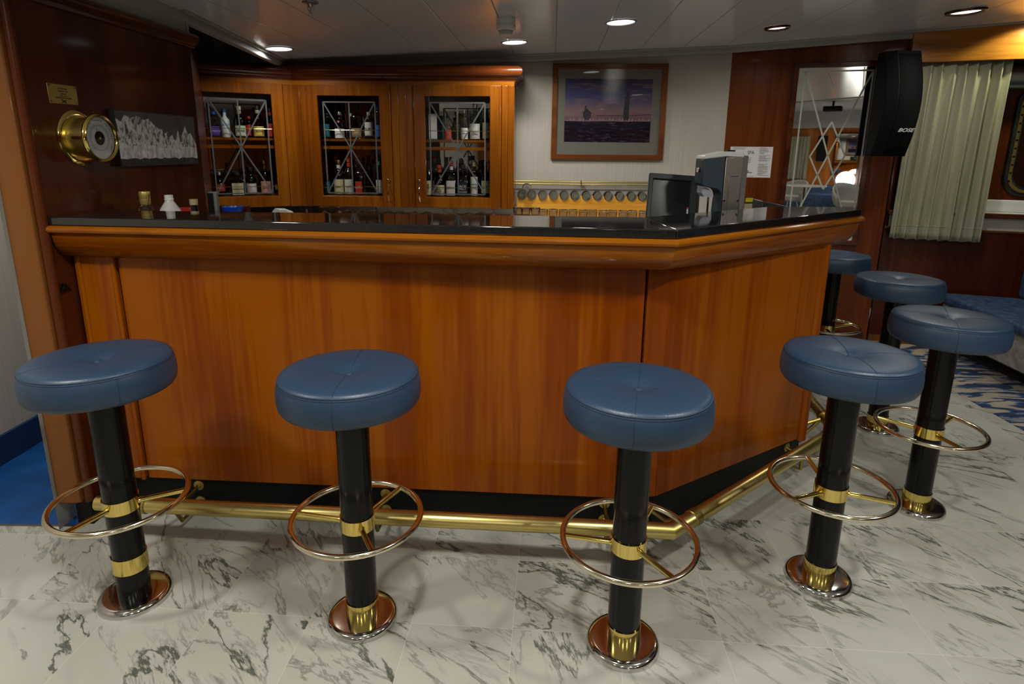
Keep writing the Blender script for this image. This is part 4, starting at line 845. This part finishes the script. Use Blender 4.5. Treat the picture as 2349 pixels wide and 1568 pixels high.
# barometer on a deep brass drum
ba = thing('barometer', 'round brass ship barometer on a deep drum mount', 'barometer')
bc = WL.p(0.204, 0, 1.402); nx = Vector((WL.n.x, WL.n.y, 0)).normalized()
TB = Matrix.Translation(bc) @ nx.to_track_quat('Z','Y').to_matrix().to_4x4()
MB().lathe([(0.0,0),(0.094,0.0),(0.094,0.004),(0.088,0.009),(0.078,0.011),(0.0,0.011)], 48, M=TB).build('flange', M_brass, ba, angle=30)
MB().lathe([(0.070,0.008),(0.070,0.075)], 48, M=TB).build('drum', M_brassb, ba)
MB().lathe([(0.066,0.072),(0.080,0.074),(0.085,0.080),(0.085,0.086),(0.079,0.092),(0.073,0.090),(0.071,0.086)], 48, M=TB).build('bezel', M_brass, ba, angle=50)
dial = MB().lathe([(0.0001,0.080),(0.073,0.080)], 40, M=TB).build('dial', plain('dial_white', (0.55,0.58,0.56), 0.5), ba)
MB().lathe([(0.0001,0.0808),(0.024,0.0808)], 28, M=TB).build('movement', M_blackp, dial)
MB().lathe([(0.0001,0.0835),(0.005,0.083),(0.006,0.0805)], 16, M=TB).build('hub', M_brass, dial)
mb = MB()
for k in range(60):
    t_ = math.radians(-50+280*k/59); r0_, r1_ = 0.044, 0.048 if k % 5 else 0.052
    mb.add([TB @ Vector((r*math.cos(t_+e), r*math.sin(t_+e), 0.0804)) for r, e in ((r0_,-0.012),(r1_,-0.010),(r1_,0.010),(r0_,0.012))], [(0,1,2,3)])
MB().lathe([(0.0415,0.0804),(0.0422,0.0804)], 60, M=TB).build('scale_ring', M_ink, dial)
mb.build('scale', M_ink, dial)
upv = TB.inverted().to_3x3() @ Vector((0,0,1)); ua = math.atan2(upv.y, upv.x)
for w_, c0 in (('CHANGE',0.0),('RAIN',0.85),('FAIR',-0.85),('STORMY',1.75),('VERY DRY',-1.75)):
    for k, ch_ in enumerate(w_):
        th = ua + c0 + (len(w_)/2-k-0.5)*0.125 + 0.0
        M = TB @ Matrix.Translation((0.061*math.cos(th), 0.061*math.sin(th), 0.0803)) @ Matrix.Rotation(th-PI/2, 4, 'Z')
        if ch_ != ' ': text(ch_, 0.0085, M, M_ink, dial, ext=0.0002)
MB().tube([TB @ Vector((0,0,0.0825)), TB @ Vector((0.038*math.cos(ua+0.35),0.038*math.sin(ua+0.35),0.0825))], 0.0009, 6).build('needle', M_brass, dial)
mb = MB(); mb.lathe([(0.0001,0.088),(0.072,0.087)], 32, M=TB); mb.build('crystal', M_pane, ba)
rt = TB.to_3x3() @ Vector((math.cos(ua-PI/2), math.sin(ua-PI/2), 0))
q = TB @ Vector((0,0,0.083)) + rt*0.084; MB().tube([q, q+rt*0.010, q+rt*0.013], [0.003,0.003,0.005], 10).build('catch', M_brass, ba)
q = TB @ Vector((0,0,0.055)) - rt*0.069; MB().tube([q-nx*0.02, q+nx*0.025], 0.006, 10).build('hinge', M_brass, ba)
# small black triangular bracket low on the partition
mb = MB(); vs = [WL.p(a, o, z) for o in (0, 0.012) for a, z in ((0.01,0.885),(0.055,0.885),(0.03,0.915))]; mb.add(vs, [(2,1,0),(3,4,5),(0,1,4,3),(1,2,5,4),(2,0,3,5)])
tag(mb.build('wall_hook', M_blackp), 'small black triangular hook low on the left partition', 'hook')
# ------------------------------------------------------------ things behind the bar ledge, left
def at_bottle(name, label, cat, x, y): return thing(name, label, cat, (x, y, 0.871))
t = at_bottle('bottle', 'clear decanter bottle with gold foil neck behind the bar top, far left', 'bottle', -1.432, 2.34)
MB().lathe([(0.0001,0),(0.028,0),(0.030,0.01),(0.030,0.13),(0.028,0.17),(0.020,0.20),(0.021,0.235),(0.027,0.258),(0.027,0.268),(0.020,0.281),(0.0145,0.290),(0.0145,0.32)], 28).build('glass_body', M_clear, t)
MB().lathe([(0.0165,0.283),(0.0185,0.290),(0.0195,0.304),(0.0180,0.306),(0.0195,0.309),(0.0200,0.331),(0.0188,0.334),(0.0001,0.335)], 24).build('foil_neck', pm((0.55,0.42,0.12),0.4,0.6), t)
MB().tube([(0.021,-0.002,0.325),(0.022,-0.010,0.31),(0.018,-0.012,0.29),(0.028,-0.008,0.27),(0.036,0,0.25)], 0.0013, 6).build('cord', M_ink, t)
t = at_bottle('bottle', 'pale translucent plastic bottle with white cap behind the bar top', 'bottle', -1.350, 2.36)
M_milk = plain('milky_plastic', (0.62,0.58,0.58), 0.25, coat=0.5); 
MB().lathe([(0.0001,0),(0.044,0),(0.048,0.01),(0.048,0.222),(0.046,0.238),(0.036,0.264),(0.022,0.286),(0.0155,0.296),(0.0145,0.303)], 28).build('body', M_milk, t)
MB().lathe([(0.0165,0.300),(0.0165,0.306),(0.0150,0.307),(0.0155,0.320),(0.0001,0.321)], 24).build('cap', M_white, t)
t = at_bottle('bottle', 'small amber bottle with gold cap behind the bar top, beside the partition end', 'bottle', -1.265, 2.38)
MB().lathe([(0.0001,0),(0.026,0),(0.028,0.01),(0.028,0.20),(0.022,0.235),(0.0145,0.268),(0.013,0.284)], 24).build('glass_body', gm((0.25,0.06,0.015)), t)
MB().lathe([(0.015,0.281),(0.0155,0.303),(0.0001,0.304)], 20).build('cap', pm((0.55,0.47,0.25),0.4,0.4), t)
tag(MB().lathe([(0.0001,0.246),(0.03,0.246),(0.03,0.256),(0.024,0.262),(0.0001,0.262)], 24).build('jar_lid', pm((0.75,0.03,0.01),0.35), loc=(-1.345,2.45,0.871)), 'bright red jar lid just showing above the bar top', 'jar')
MB().lathe([(0.0001,0),(0.027,0),(0.028,0.246),(0.0001,0.246)], 20).build('jar_body', M_clear, [o for o in C.objects if o.name=='jar_lid'][0])
cm_ = thing('card_machine', 'grey upright card holder with dark front standing by the cabinet', 'card holder', (-1.245,2.50,0.87), 0.1)
MB().prism([(-0.025,0),(0.012,0),(0.012,0.03),(-0.025,0.03)], 0, 0.325).build('body', plain('grey_plastic', (0.13,0.14,0.14), 0.5), cm_, bevel=0.006)
MB().prism([(-0.023,-0.003),(0.0,-0.003),(0.0,0.0),(-0.023,0.0)], 0.18, 0.32).build('front', M_blackp, cm_)
t = thing('tray', 'thin brown timber tray under the grey card holder', 'tray', (-1.215,2.575,0.87)); MB().box((0,0.01,0.13), (0.15,0.04,0.26)).build('box', M_mah, t)
t = thing('tub', 'blue plastic tub beside the brown tray', 'tub', (-1.165,2.49,0.87)); MB().lathe([(0.0001,0.22),(0.028,0.22),(0.040,0.262),(0.042,0.266),(0.038,0.266),(0.026,0.226)], 28).build('bowl', pm((0.01,0.05,0.45),0.35), t); MB().lathe([(0.0001,0),(0.028,0),(0.028,0.22)], 20).build('stand', M_mah, t)
MB().lathe([(0.0001,0.17),(0.015,0.175),(0.018,0.195),(0.0001,0.218)], 16).build('orange_base', Or, t)
mb = MB(); mb.add([(-0.048,-0.03,0),(0.048,-0.03,0),(0.048,0.03,0),(-0.048,0.03,0)]+[(-0.046,-0.03,0.02),(-0.024,-0.028,0.045),(0.0,-0.03,0.034),(0.026,-0.028,0.036),(0.047,-0.03,0.025),(0.046,0.03,0.02),(0.0,0.03,0.036),(-0.05,0.03,0.03)],
    [(0,1,8,7,6,5,4),(1,2,9,8),(3,0,4,11),(2,3,11,10,9),(4,5,11),(5,6,10,11),(6,7,10),(7,8,9,10)])
nk = tag(mb.build('folded_cloth', M_white, bevel=0.006, loc=(-1.185,3.08,1.035)), 'crumpled white cloth lying left of the steel post', 'cloth')
tag(MB().tube([(-1.435,4.168,0.885),(-1.435,4.168,0.9645)], 0.008, 14).build('steel_post', M_steel), 'short steel post between the back counter and the wall cabinet', 'post')
ice = thing('service_stand', 'narrow dark stand carrying the white cloth', 'stand', (-1.19,3.08,0)); MB().box((0,0.03,0.51), (0.16,0.14,1.014)).build('body', M_dark, ice, bevel=0.01); MB().box((0,0.03,1.025), (0.13,0.12,0.02)).build('lid', M_dark, ice, bevel=0.004)
# ------------------------------------------------------------ till monitor
mo = thing('till_monitor', 'dark tilted touch-screen till monitor behind the bar top', 'monitor', (0.735,2.80,0.87), -0.06)
tl = Matrix.Rotation(math.radians(3.5),4,'Y') @ Matrix.Rotation(math.radians(-14),4,'X')
def tb(mb, c, d): return mb.box((0,0,0), d, M=Matrix.Translation((0,0,0.12)) @ tl @ Matrix.Translation(c))
M_mon = plain('slate_plastic', (0.03,0.042,0.055), 0.45)
mb = MB()
for c, d_ in (((0,0,0.275),(0.225,0.028,0.026)),((0,0,0.008),(0.225,0.028,0.04)),((-0.103,0,0.145),(0.019,0.028,0.25)),((0.099,0,0.145),(0.027,0.028,0.25)),((0,0.01,0.145),(0.2,0.008,0.25))): tb(mb, c, d_)
mb.build('bezel', M_mon, mo, bevel=0.003)
tb(MB(), (-0.004,0.004,0.148), (0.182,0.004,0.236)).build('screen', plain('dark_screen', (0.012,0.016,0.018), 0.22), mo)
tb(MB(), (0.03,0.045,0.13), (0.15,0.07,0.2)).build('housing', M_blackp, mo, bevel=0.012)
MB().prism([(-0.06,0.0),(0.06,0.0),(0.06,0.12),(-0.06,0.12)], 0.002, 0.14).build('stand', M_blackp, mo, bevel=0.01)
text('IBM', 0.012, Matrix.Translation((0,0,0.12)) @ tl @ Matrix.Translation((-0.01,-0.0146,0.275)) @ Matrix.Rotation(PI/2,4,'X'), plain('logo_grey', (0.2,0.2,0.2), 0.4), mo)
cr = tag(MB().box((0,0,0.17), (0.13,0.02,0.34)).build('card_reader', plain('pos_grey', (0.07,0.08,0.075), 0.5), bevel=0.012, loc=(0.87,3.02,0.87)), 'grey back of a small terminal between monitor and dispenser', 'terminal')
# ------------------------------------------------------------ drinks dispenser
dp = thing('drinks_dispenser', 'steel and slate drinks dispenser with white top beside the monitor', 'dispenser', (0.887,2.61,0.87), 0.0); dp.scale = (0.93,1,1)
# local: x right, y away.  side profile of the slate shell with overhanging head towards -x
def xz_prism(P, y0, y1):
    n = len(P); vs = [(x, y0, z) for x, z in P]+[(x, y1, z) for x, z in P]
    return MB().add(vs, [list(range(n))[::-1], list(range(n,2*n))]+[(i,(i+1)%n,n+(i+1)%n,n+i) for i in range(n)])
arc = [(-0.040+0.035*math.cos(t_), 0.320+0.035*math.sin(t_)) for t_ in [PI/2-PI/2*k/8 for k in range(9)]]
shell = [(0.000,0.49),(-0.098,0.475),(-0.098,0.375),(-0.088,0.362),(-0.06,0.357)]+arc[1:]+[(-0.022,0.0),(0.005,0.0)]
xz_prism(shell, -0.055, 0.055).build('shell', plain('slate_shell', (0.028,0.05,0.07), 0.4), dp, bevel=0.004)
xz_prism([(-0.1,0.475),(-0.094,0.490),(0.0,0.508),(0.076,0.508),(0.082,0.500),(0.082,0.484),(0.0,0.487)], -0.058, 0.058).build('top_cover', M_white, dp, bevel=0.004)
MB().box((0.042,0,0.243), (0.078,0.104,0.485)).build('steel_body', M_steel, dp, bevel=0.003)
mb = MB(); mb.tube([(0.022,-0.053,0.03),(0.025,-0.053,0.40),(0.032,-0.053,0.408),(0.064,-0.053,0.409)], 0.0026, 8); mb.build('pressed_rib', M_chrome, dp)
for x in (0.010, 0.072): MB().tube([(x,-0.051,0.305),(x,-0.056,0.305)], 0.005, 14).build('screw', M_chrome, dp)
xz_prism([(-0.086,0.36),(-0.06,0.355),(-0.042,0.342),(-0.034,0.324),(-0.034,0.318),(-0.075,0.318),(-0.088,0.334)], -0.035, 0.035).build('spout_housing', plain('lilac_plastic', (0.4,0.4,0.48), 0.35), dp)
MB().tube([(-0.044,0,0.0),(-0.044,0,0.318)], 0.0045, 12).build('spindle', M_chrome, dp)
MB().box((-0.102,0,0.43), (0.006,0.03,0.022)).build('switch', M_chrome, dp, bevel=0.002)
MB().prism([(0.083,-0.04),(0.112,-0.035),(0.112,0.045),(0.083,0.05)], 0.10, 0.492).build('rear_cover', plain('pos_grey2', (0.16,0.16,0.14), 0.4), dp, bevel=0.004)
MB().prism([(0.020,-0.02),(0.055,-0.02),(0.055,0.02),(0.020,0.02)], 0.506, 0.514).build('latch', M_blackp, dp, bevel=0.002)
t = thing('pen_tray', 'white pen tray with a red-topped pen beside the dispenser', 'pen tray', (0.80,2.68,0.87)); MB().box((0,0,0.225), (0.07,0.05,0.014)).build('tray', M_white, t, bevel=0.003); MB().box((0,0,0.109), (0.05,0.04,0.218)).build('block', M_blackp, t); MB().tube([(-0.02,0,0.23),(-0.02,0,0.257)], 0.0035, 8).build('pen', M_white, t); MB().tube([(-0.02,0,0.257),(-0.02,0,0.264)], 0.0037, 8).build('pen_cap', Rd, t)
t = thing('receipt_holder', 'clear stand of order slips with a yellow tab right of the dispenser', 'receipt holder', (1.10,2.83,0.87), 0.35)
MB().box((0,0,0.24), (0.075,0.003,0.125)).build('clear_plate', M_pane, t); MB().box((0.008,-0.003,0.225), (0.045,0.002,0.09)).build('slip', pm((0.55,0.47,0.28)), t); MB().box((0.01,-0.004,0.288), (0.04,0.002,0.018)).build('yellow_tab', pm((0.75,0.65,0.02)), t); MB().box((0,0,0.085), (0.08,0.05,0.17)).build('base', M_blackp, t); MB().box((-0.025,-0.004,0.19),(0.03,0.002,0.02)).build('card', M_white, t)
t = thing('cash_drawer', 'low dark keyboard unit on the bar ledge beyond the order slips', 'keyboard', (1.28,3.02,0.87), 0.25); mb = MB(); mb.add([(-0.07,-0.05,0.0),(0.13,-0.05,0.0),(0.13,0.08,0.0),(-0.07,0.08,0.0),(-0.07,-0.05,0.275),(0.13,-0.05,0.235),(0.13,0.08,0.235),(-0.07,0.08,0.285)], [(3,2,1,0),(4,5,6,7),(0,1,5,4),(1,2,6,5),(2,3,7,6),(3,0,4,7)]); mb.build('body', plain('dark_metal', (0.04,0.04,0.04), 0.35), t, bevel=0.004)
# ------------------------------------------------------------ mirror, notice, speaker, socket
mi = thing('wall_mirror', 'tall etched mirror in a timber frame on the right wall', 'mirror')
m0, m1, n0, n1 = 0.420, 0.970, 0.725, 1.99
mb = MB(); W1.frame(mb, m0, m1, n0, n1, 0.034, 0.0, 0.022); mb.build('frame', M_mahh, mi, bevel=0.004)
mb = MB(); W1.box(mb, m0+0.03, m1-0.03, 0.001, 0.006, n0+0.03, n1-0.03); mb.build('mirror_glass', M_mirror, mi)
M_et2 = plain('mirror_etching', (0.42,0.43,0.38), 0.7); mb = MB()
for a, b_ in (((0.497,0.80),(0.497,1.932)),((0.922,0.80),(0.922,1.932)),((0.492,1.932),(0.927,1.932)),((0.492,0.80),(0.927,0.80)),((0.498,1.93),(0.885,0.87)),((0.921,1.93),(0.52,0.87)),
    ((0.704,1.592),(0.589,1.352)),((0.589,1.352),(0.704,1.122)),((0.704,1.122),(0.816,1.36)),((0.816,1.36),(0.704,1.592))): W1.strip(mb, a, b_, 0.011, 0.006, 0.0072)
mb.build('etching', M_et2, mi)
nt_ = thing('paper_notice', 'white printed notice sheet stuck on the wood wall left of the mirror', 'notice')
mb = MB(); W1.box(mb, 0.045, 0.340, 0.0, 0.002, 1.196, 1.418); mb.build('sheet', M_paper, nt_)
M_gr = plain('grey_print', (0.22,0.22,0.24), 0.7)
mb = MB(); rnd = random.Random(3)
for k in range(30):
    z = 1.408-0.0068*k
    if k in (7, 15, 16): continue
    W1.box(mb, 0.248, 0.248+0.035+0.045*rnd.random(), 0.002, 0.0024, z, z+0.0032)
for k, (z, l_) in enumerate(((1.408,0.09),(1.400,0.08),(1.204,0.16))): W1.box(mb, 0.065, 0.065+l_, 0.002, 0.0024, z, z+0.003)
for k in range(4): W1.box(mb, 0.155, 0.155+0.04, 0.002, 0.0024, 1.335-0.011*k, 1.339-0.011*k)
mb.build('small_print', M_gr, nt_)
M_nav = plain('navy_print', (0.03,0.05,0.15), 0.6)
text('SPA', 0.036, W1.mat(0.19,0.0025,1.375), M_nav, nt_, sx=0.8); text('Guest', 0.014, W1.mat(0.17,0.0025,1.244), M_ink, nt_, bold=0.0003); text('Expeditions', 0.014, W1.mat(0.178,0.0025,1.232), M_ink, nt_, bold=0.0003)
spk = thing('loudspeaker', 'tall black curved wall loudspeaker hanging beside the curtain', 'speaker', (2.50,4.10,1.36), 0)
# curved profile in (y, z): bulging forward in the middle, local x right
mb = MB(); rows = []
n = 14; vs = []
for k in range(n+1):
    z = 0.66*k/n; u = k/n
    yf = -0.02-0.10*math.sin(PI*u*0.9+0.15); xo = 0.0
    vs += [(-0.085,0.12,z),(-0.100,yf+0.06,z),(-0.055,yf,z),(0.105,yf+0.012,z),(0.10,0.12,z)]
fs = [(i*5+j,i*5+(j+1)%5,(i+1)*5+(j+1)%5,(i+1)*5+j) for i in range(n) for j in range(5)]+[[4,3,2,1,0],[n*5+j for j in range(5)]]
mb.add(vs, fs, True); mb.build('cabinet', M_blackp, spk, bevel=0.003, angle=30)
mb = MB(); vs = []
for k in range(n+1):
    z = 0.02+0.62*k/n; u = z/0.66; yf = -0.02-0.10*math.sin(PI*u*0.9+0.15)
    vs += [(-0.050,yf-0.004,z),(0.100,yf+0.007,z)]
mb.add(vs, [(2*i,2*i+1,2*i+3,2*i+2) for i in range(n)], True); o = mb.build('grille', plain('grille_cloth', (0.006,0.0065,0.0065), 0.9, spec=0.05), spk); so = o.modifiers.new('s','SOLIDIFY'); so.thickness = 0.003
text('BOSE', 0.033, Matrix.Translation((0.035,-0.1005,0.165)) @ Matrix.Rotation(0.075,4,'Z') @ Matrix.Rotation(PI/2+0.28,4,'X'), M_white, spk, sx=1.35, shear=0.3, bold=0.0008)
MB().box((0.0,0.16,0.33), (0.06,0.14,0.10)).build('bracket', M_blackp, spk)
so_ = thing('wall_socket', 'white round wall socket low beside the wood pier', 'socket'); q = W2.p(0.015,0,0.22)
mb = MB(); W1.box(mb, 1.122, 1.130, -0.075, -0.015, 0.185, 0.265); mb.build('plate', M_white, so_, bevel=0.004)
mb = MB(); W1.box(mb, 1.130, 1.136, -0.06, -0.03, 0.20, 0.25); mb.build('insert', plain('socket_grey', (0.25,0.25,0.22), 0.5), so_, bevel=0.003)
# ------------------------------------------------------------ curtain and pelmet
def curtain(fr, a0, a1, z0, z1, o0, name, label, folds=9, amp=0.03, seed=1, lean=0.0):
    rn = random.Random(seed); nu, nv = folds*14, 26; ph = [rn.uniform(-0.6,0.6) for _ in range(folds+1)]; am = [rn.uniform(0.55,1.15) for _ in range(folds+1)]
    vs = []
    for j in range(nv+1):
        v = j/nv; z = z1+(z0-z1)*v
        for i in range(nu+1):
            u = i/nu; f = u*folds; k = int(min(folds-1, f)); am_ = am[k]*(1-(f-k))+am[k+1]*(f-k); p_ = ph[k]*(1-(f-k))+ph[k+1]*(f-k)
            tp = 1.0+0.35*(1-v)
            y = amp*am_*math.sin(2*PI*f+p_)*(0.75+0.25*v) + 0.006*math.sin(9*f+4*v)
            uu = u + 0.012*math.sin(2*PI*f*1.0+1.0+p_)
            zz = z + (0.006*math.sin(2*PI*f+0.5) if j == nv else 0)
            vs.append(fr.p(a0+(a1-a0)*uu, o0+y, zz))
    fs = [(j*(nu+1)+i, j*(nu+1)+i+1, (j+1)*(nu+1)+i+1, (j+1)*(nu+1)+i) for j in range(nv) for i in range(nu)]
    t = thing(name, label, 'curtain'); o = MB().add(vs, fs, True).build('drape', M_curt, t, angle=180); s_ = o.modifiers.new('s','SOLIDIFY'); s_.thickness = 0.002
    hv = []
    for i in range(nu+1):
        p1 = Vector(vs[(nv-2)*(nu+1)+i]); hv += [p1+Vector((fr.n.x,fr.n.y,0))*0.0026+Vector((0,0,0.004)), p1+Vector((fr.n.x,fr.n.y,0))*0.0026]
    o2 = MB().add(hv, [(2*i,2*i+2,2*i+3,2*i+1) for i in range(nu)], True).build('hem_seam', plain('hem', (0.36,0.35,0.26), 0.9), t); s2 = o2.modifiers.new('s','SOLIDIFY'); s2.thickness = 0.001
    return t
cu = curtain(W2, 0.02, 0.555, 0.79, 1.985, 0.075, 'curtain', 'cream pleated curtain hanging right of the loudspeaker', folds=8, amp=0.024, seed=4)
mb = MB(); W2.box(mb, -0.03, 3.4, 0.112, 0.135, 1.965, 2.30); W2.box(mb, -0.03, 3.4, 0.002, 0.112, 2.0, 2.30); 
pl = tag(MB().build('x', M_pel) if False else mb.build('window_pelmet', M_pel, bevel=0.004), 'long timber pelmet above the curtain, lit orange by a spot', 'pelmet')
# ------------------------------------------------------------ bench at the far right
be = thing('bench_seat', 'blue velvet corner bench with pale base behind the right stools', 'bench')
MB().prism([(3.02,4.14),(5.3,3.30),(5.3,2.7),(3.55,2.9),(3.40,1.8),(2.98,1.8),(2.93,3.3)], 0.36, 0.425).build('seat', M_velvet, be, bevel=0.02, seg=4)
MB().prism([(3.05,4.10),(3.40,3.95),(3.46,1.85),(3.04,1.85),(2.99,3.3)], 0.13, 0.36).build('base', noisy('pale_base', [(0.4,(0.22,0.21,0.19)),(0.6,(0.33,0.32,0.3))], 20, 0.8), be, bevel=0.01)
MB().prism([(3.16,4.05),(3.40,3.95),(3.46,1.9),(3.18,1.9)], 0.004, 0.13).build('plinth', M_dark, be)
MB().prism([(3.46,3.99),(5.3,3.32),(5.3,3.2),(3.5,3.83),(3.52,1.8),(3.44,1.8)], 0.42, 0.80).build('backrest', M_velvet, be, bevel=0.03, seg=4)
# ------------------------------------------------------------ ceiling fittings
def downlight(x, y, kind, label, r=0.088):
    z = ceil_z(x, y); t = thing('ceiling_downlight', label, 'ceiling light', (x, y, z), 0, 'recessed round ceiling downlights'); t.rotation_euler = (0, -0.045 if y > -0.5 else 0, 0)
    if kind == 'white':
        MB().lathe([(r*0.86,-0.001),(r*0.88,-0.006),(r*0.97,-0.006),(r,-0.001)], 40).build('rim', M_trimw, t); MB().lathe([(0.0001,-0.002),(r*0.87,-0.002)], 36).build('diffuser', M_diff, t)
    else:
        MB().lathe([(r*0.72,-0.001),(r*0.74,-0.010),(r*0.86,-0.014),(r*0.98,-0.010),(r,-0.001)], 40).build('rim', M_rimd, t); MB().lathe([(0.0001,-0.003),(r*0.73,-0.003)], 36).build('diffuser', M_diff, t)
    return t
for d_ in DOWN: downlight(d_[0], d_[1], d_[3], d_[4], r={1.592:0.075}.get(d_[0], 0.088 if d_[3] == 'white' else 0.10))
downlight(3.20, 3.92, 'brass', 'ceiling downlight cut off by the right frame edge, beside the pelmet', r=0.07)
rows = {1.0:'nearest row behind the stools', -1.6:'second row behind the camera', -4.2:'third row', -6.6:'last row by the rear wall'}
for i, d_ in enumerate(ROOM):
    downlight(d_[0], d_[1], 'white', 'white ceiling downlight of the lounge, %s, at %s' % (rows[d_[1]], {-1.55:'the left wall',-0.15:'left of the middle',1.25:'right of the middle',2.7:'the right side',-0.9:'the left side',1.1:'the middle',3.2:'the right side'}[d_[0]]))
sm = thing('smoke_detector', 'white round smoke detector on the ceiling', 'smoke detector', (-0.045,3.36,ceil_z(-0.045)))
MB().lathe([(0.0001,0),(0.048,0),(0.050,-0.006),(0.050,-0.030),(0.048,-0.034)], 40).build('base', M_white, sm, angle=30)
MB().lathe([(0.051,-0.034),(0.052,-0.050),(0.046,-0.058),(0.040,-0.060)], 40).build('housing', M_white, sm, angle=30)
mb = MB()
for k in range(28): t_ = 2*PI*k/28; mb.box((0.033*math.cos(t_),0.033*math.sin(t_),-0.068), (0.004,0.0035,0.018), rz=t_)
mb.build('vent_fins', M_white, sm); MB().lathe([(0.034,-0.060),(0.028,-0.062),(0.028,-0.076),(0.034,-0.077),(0.032,-0.082),(0.0001,-0.083)], 32).build('cap', M_white, sm, angle=30)
MB().box((0.045,-0.028,-0.041), (0.012,0.004,0.006), rz=-0.6).build('tag', Gd, sm)
sk = thing('sprinkler', 'chrome sprinkler head on the ceiling at the upper left', 'sprinkler', (-0.905,2.86,ceil_z(-0.905)))
MB().lathe([(0.0001,0),(0.034,0),(0.036,-0.003),(0.030,-0.006),(0.012,-0.008),(0.0001,-0.008)], 28).build('escutcheon', M_steel, sk)
MB().lathe([(0.010,-0.008),(0.009,-0.020),(0.006,-0.024),(0.0001,-0.024)], 16).build('body', M_steel, sk)
for sg in (-1,1): MB().tube([(sg*0.010,0,-0.012),(sg*0.015,0,-0.024),(sg*0.010,0,-0.036),(0.001*sg,0,-0.040)], 0.0022, 8).build('arm', M_steel, sk)
MB().tube([(0,0,-0.022),(0,0,-0.042)], 0.003, 8).build('bulb', M_steel, sk); MB().lathe([(0.0001,-0.042),(0.008,-0.043),(0.008,-0.045),(0.0001,-0.048)], 16).build('deflector', M_steel, sk)
# ------------------------------------------------------------ lounge behind the camera (seen in the mirror)
RW = Fr((0,-7.96), (1,0)); RW.n = Vector((0,1))
curtain(RW, 0.0, 0.52, 0.72, 1.80, 0.05, 'curtain', 'cream curtain on the rear lounge wall, seen in the mirror', folds=7, amp=0.035, seed=9)
MB_r = thing('rear_mirror', 'tall mirror on the rear lounge wall, seen in the mirror', 'mirror'); mb = MB(); mb.prism([(1.12,-7.95),(1.62,-7.95),(1.62,-7.965),(1.12,-7.965)], 0.9, 1.86); mb.build('mirror_glass', M_mirror, MB_r)
mb = MB(); RW.frame(mb, 1.08, 1.66, 0.86, 1.90, 0.04, 0.0, 0.03); mb.build('frame', M_mahh, MB_r)
tag(MB().box((0.82,-7.82,1.50), (0.20,0.2,0.62)).build('lounge_speaker', M_blackp, bevel=0.02), 'black speaker on the rear lounge wall, seen in the mirror', 'speaker')
sf = thing('sofa', 'long navy sofa along the rear lounge wall, seen in the mirror', 'sofa'); MB().box((1.4,-7.4,0.22), (5.2,0.75,0.42)).build('seat', M_velvet, sf, bevel=0.03); MB().box((1.4,-7.8,0.36), (5.2,0.2,0.50)).build('backrest', M_velvet, sf, bevel=0.04)
lp = thing('globe_lamp', 'glowing white globe lamp on a side table, seen in the mirror', 'lamp', (1.52,-6.65,0.0)); M_gl = plain('lit_globe', (0.9,0.9,0.85), 0.4, em=((1,0.95,0.85), 14.0))
MB().lathe([(0.0001,0.58)]+[(0.2*math.sin(PI*k/16),0.78-0.2*math.cos(PI*k/16)) for k in range(1,16)]+[(0.0001,0.98)], 32).build('globe', M_gl, lp); MB().lathe([(0.22,0.0),(0.2,0.02),(0.03,0.04),(0.03,0.52),(0.28,0.55),(0.28,0.58),(0.0001,0.58)], 28).build('stand', M_mah, lp)
def tub(x, y, rz, lab):
    t = thing('lounge_chair', lab, 'chair', (x,y,0), rz, 'grey lounge chairs in the lounge'); m = tubmat
    mb = MB(); vs = []; n = 24
    for j, (rr, z) in enumerate(((0.24,0.30),(0.30,0.36),(0.34,0.5),(0.35,0.66),(0.36,0.78))):
        for k in range(n+1):
            a = math.radians(-20+220*k/n); e = math.sin(math.radians(180*k/n))
            vs.append((rr*math.cos(a), rr*math.sin(a), 0.30+(z-0.30)*(0.45+0.55*e)))
    mb.add(vs, [(j*(n+1)+k,j*(n+1)+k+1,(j+1)*(n+1)+k+1,(j+1)*(n+1)+k) for j in range(4) for k in range(n)], True); o = mb.build('shell', m, t, angle=60); s_ = o.modifiers.new('s','SOLIDIFY'); s_.thickness = 0.035
    MB().lathe([(0.0001,0.44),(0.25,0.44),(0.29,0.42),(0.29,0.34),(0.24,0.31),(0.0001,0.31)], 32).build('seat', m, t); 
    for k in range(4): a = PI/4+PI/2*k; MB().tube([(0.16*math.cos(a),0.16*math.sin(a),0.31),(0.25*math.cos(a),0.25*math.sin(a),0.002)], 0.012, 8).build('leg', M_chrome, t)
tubmat = plain('grey_upholstery', (0.32,0.31,0.28), 0.8)
for x, y, rz, lb in ((1.80,-4.9,2.6,'nearest grey lounge chair left of the round table, seen in the mirror'),(1.75,-5.7,0.6,'grey lounge chair right of the round table, seen in the mirror'),(0.50,-5.85,3.6,'grey lounge chair beyond the round table, seen in the mirror'),(2.3,-6.3,0.1,'grey lounge chair nearest the globe lamp, seen in the mirror')): tub(x,y,rz,lb)
tt = thing('round_table', 'pale round lounge table on a central leg, seen in the mirror', 'table', (0.9,-4.9,0)); MB().lathe([(0.0001,0.72),(0.42,0.72),(0.43,0.705),(0.42,0.69),(0.0001,0.69)], 40).build('table_top', plain('pale_laminate', (0.45,0.43,0.38), 0.3), tt); MB().lathe([(0.25,0.001),(0.24,0.02),(0.04,0.04),(0.035,0.69)], 28).build('pedestal', M_chrome, tt)
pj = thing('projector', 'black projector hung under the lounge ceiling, seen in the mirror', 'projector', (1.25,-5.0,0)); MB().box((0,0,2.27), (0.34,0.28,0.10)).build('case', M_blackp, pj, bevel=0.015); MB().tube([(0,0,2.3),(0,0,2.42)], 0.02, 12).build('mount', M_blackp, pj)
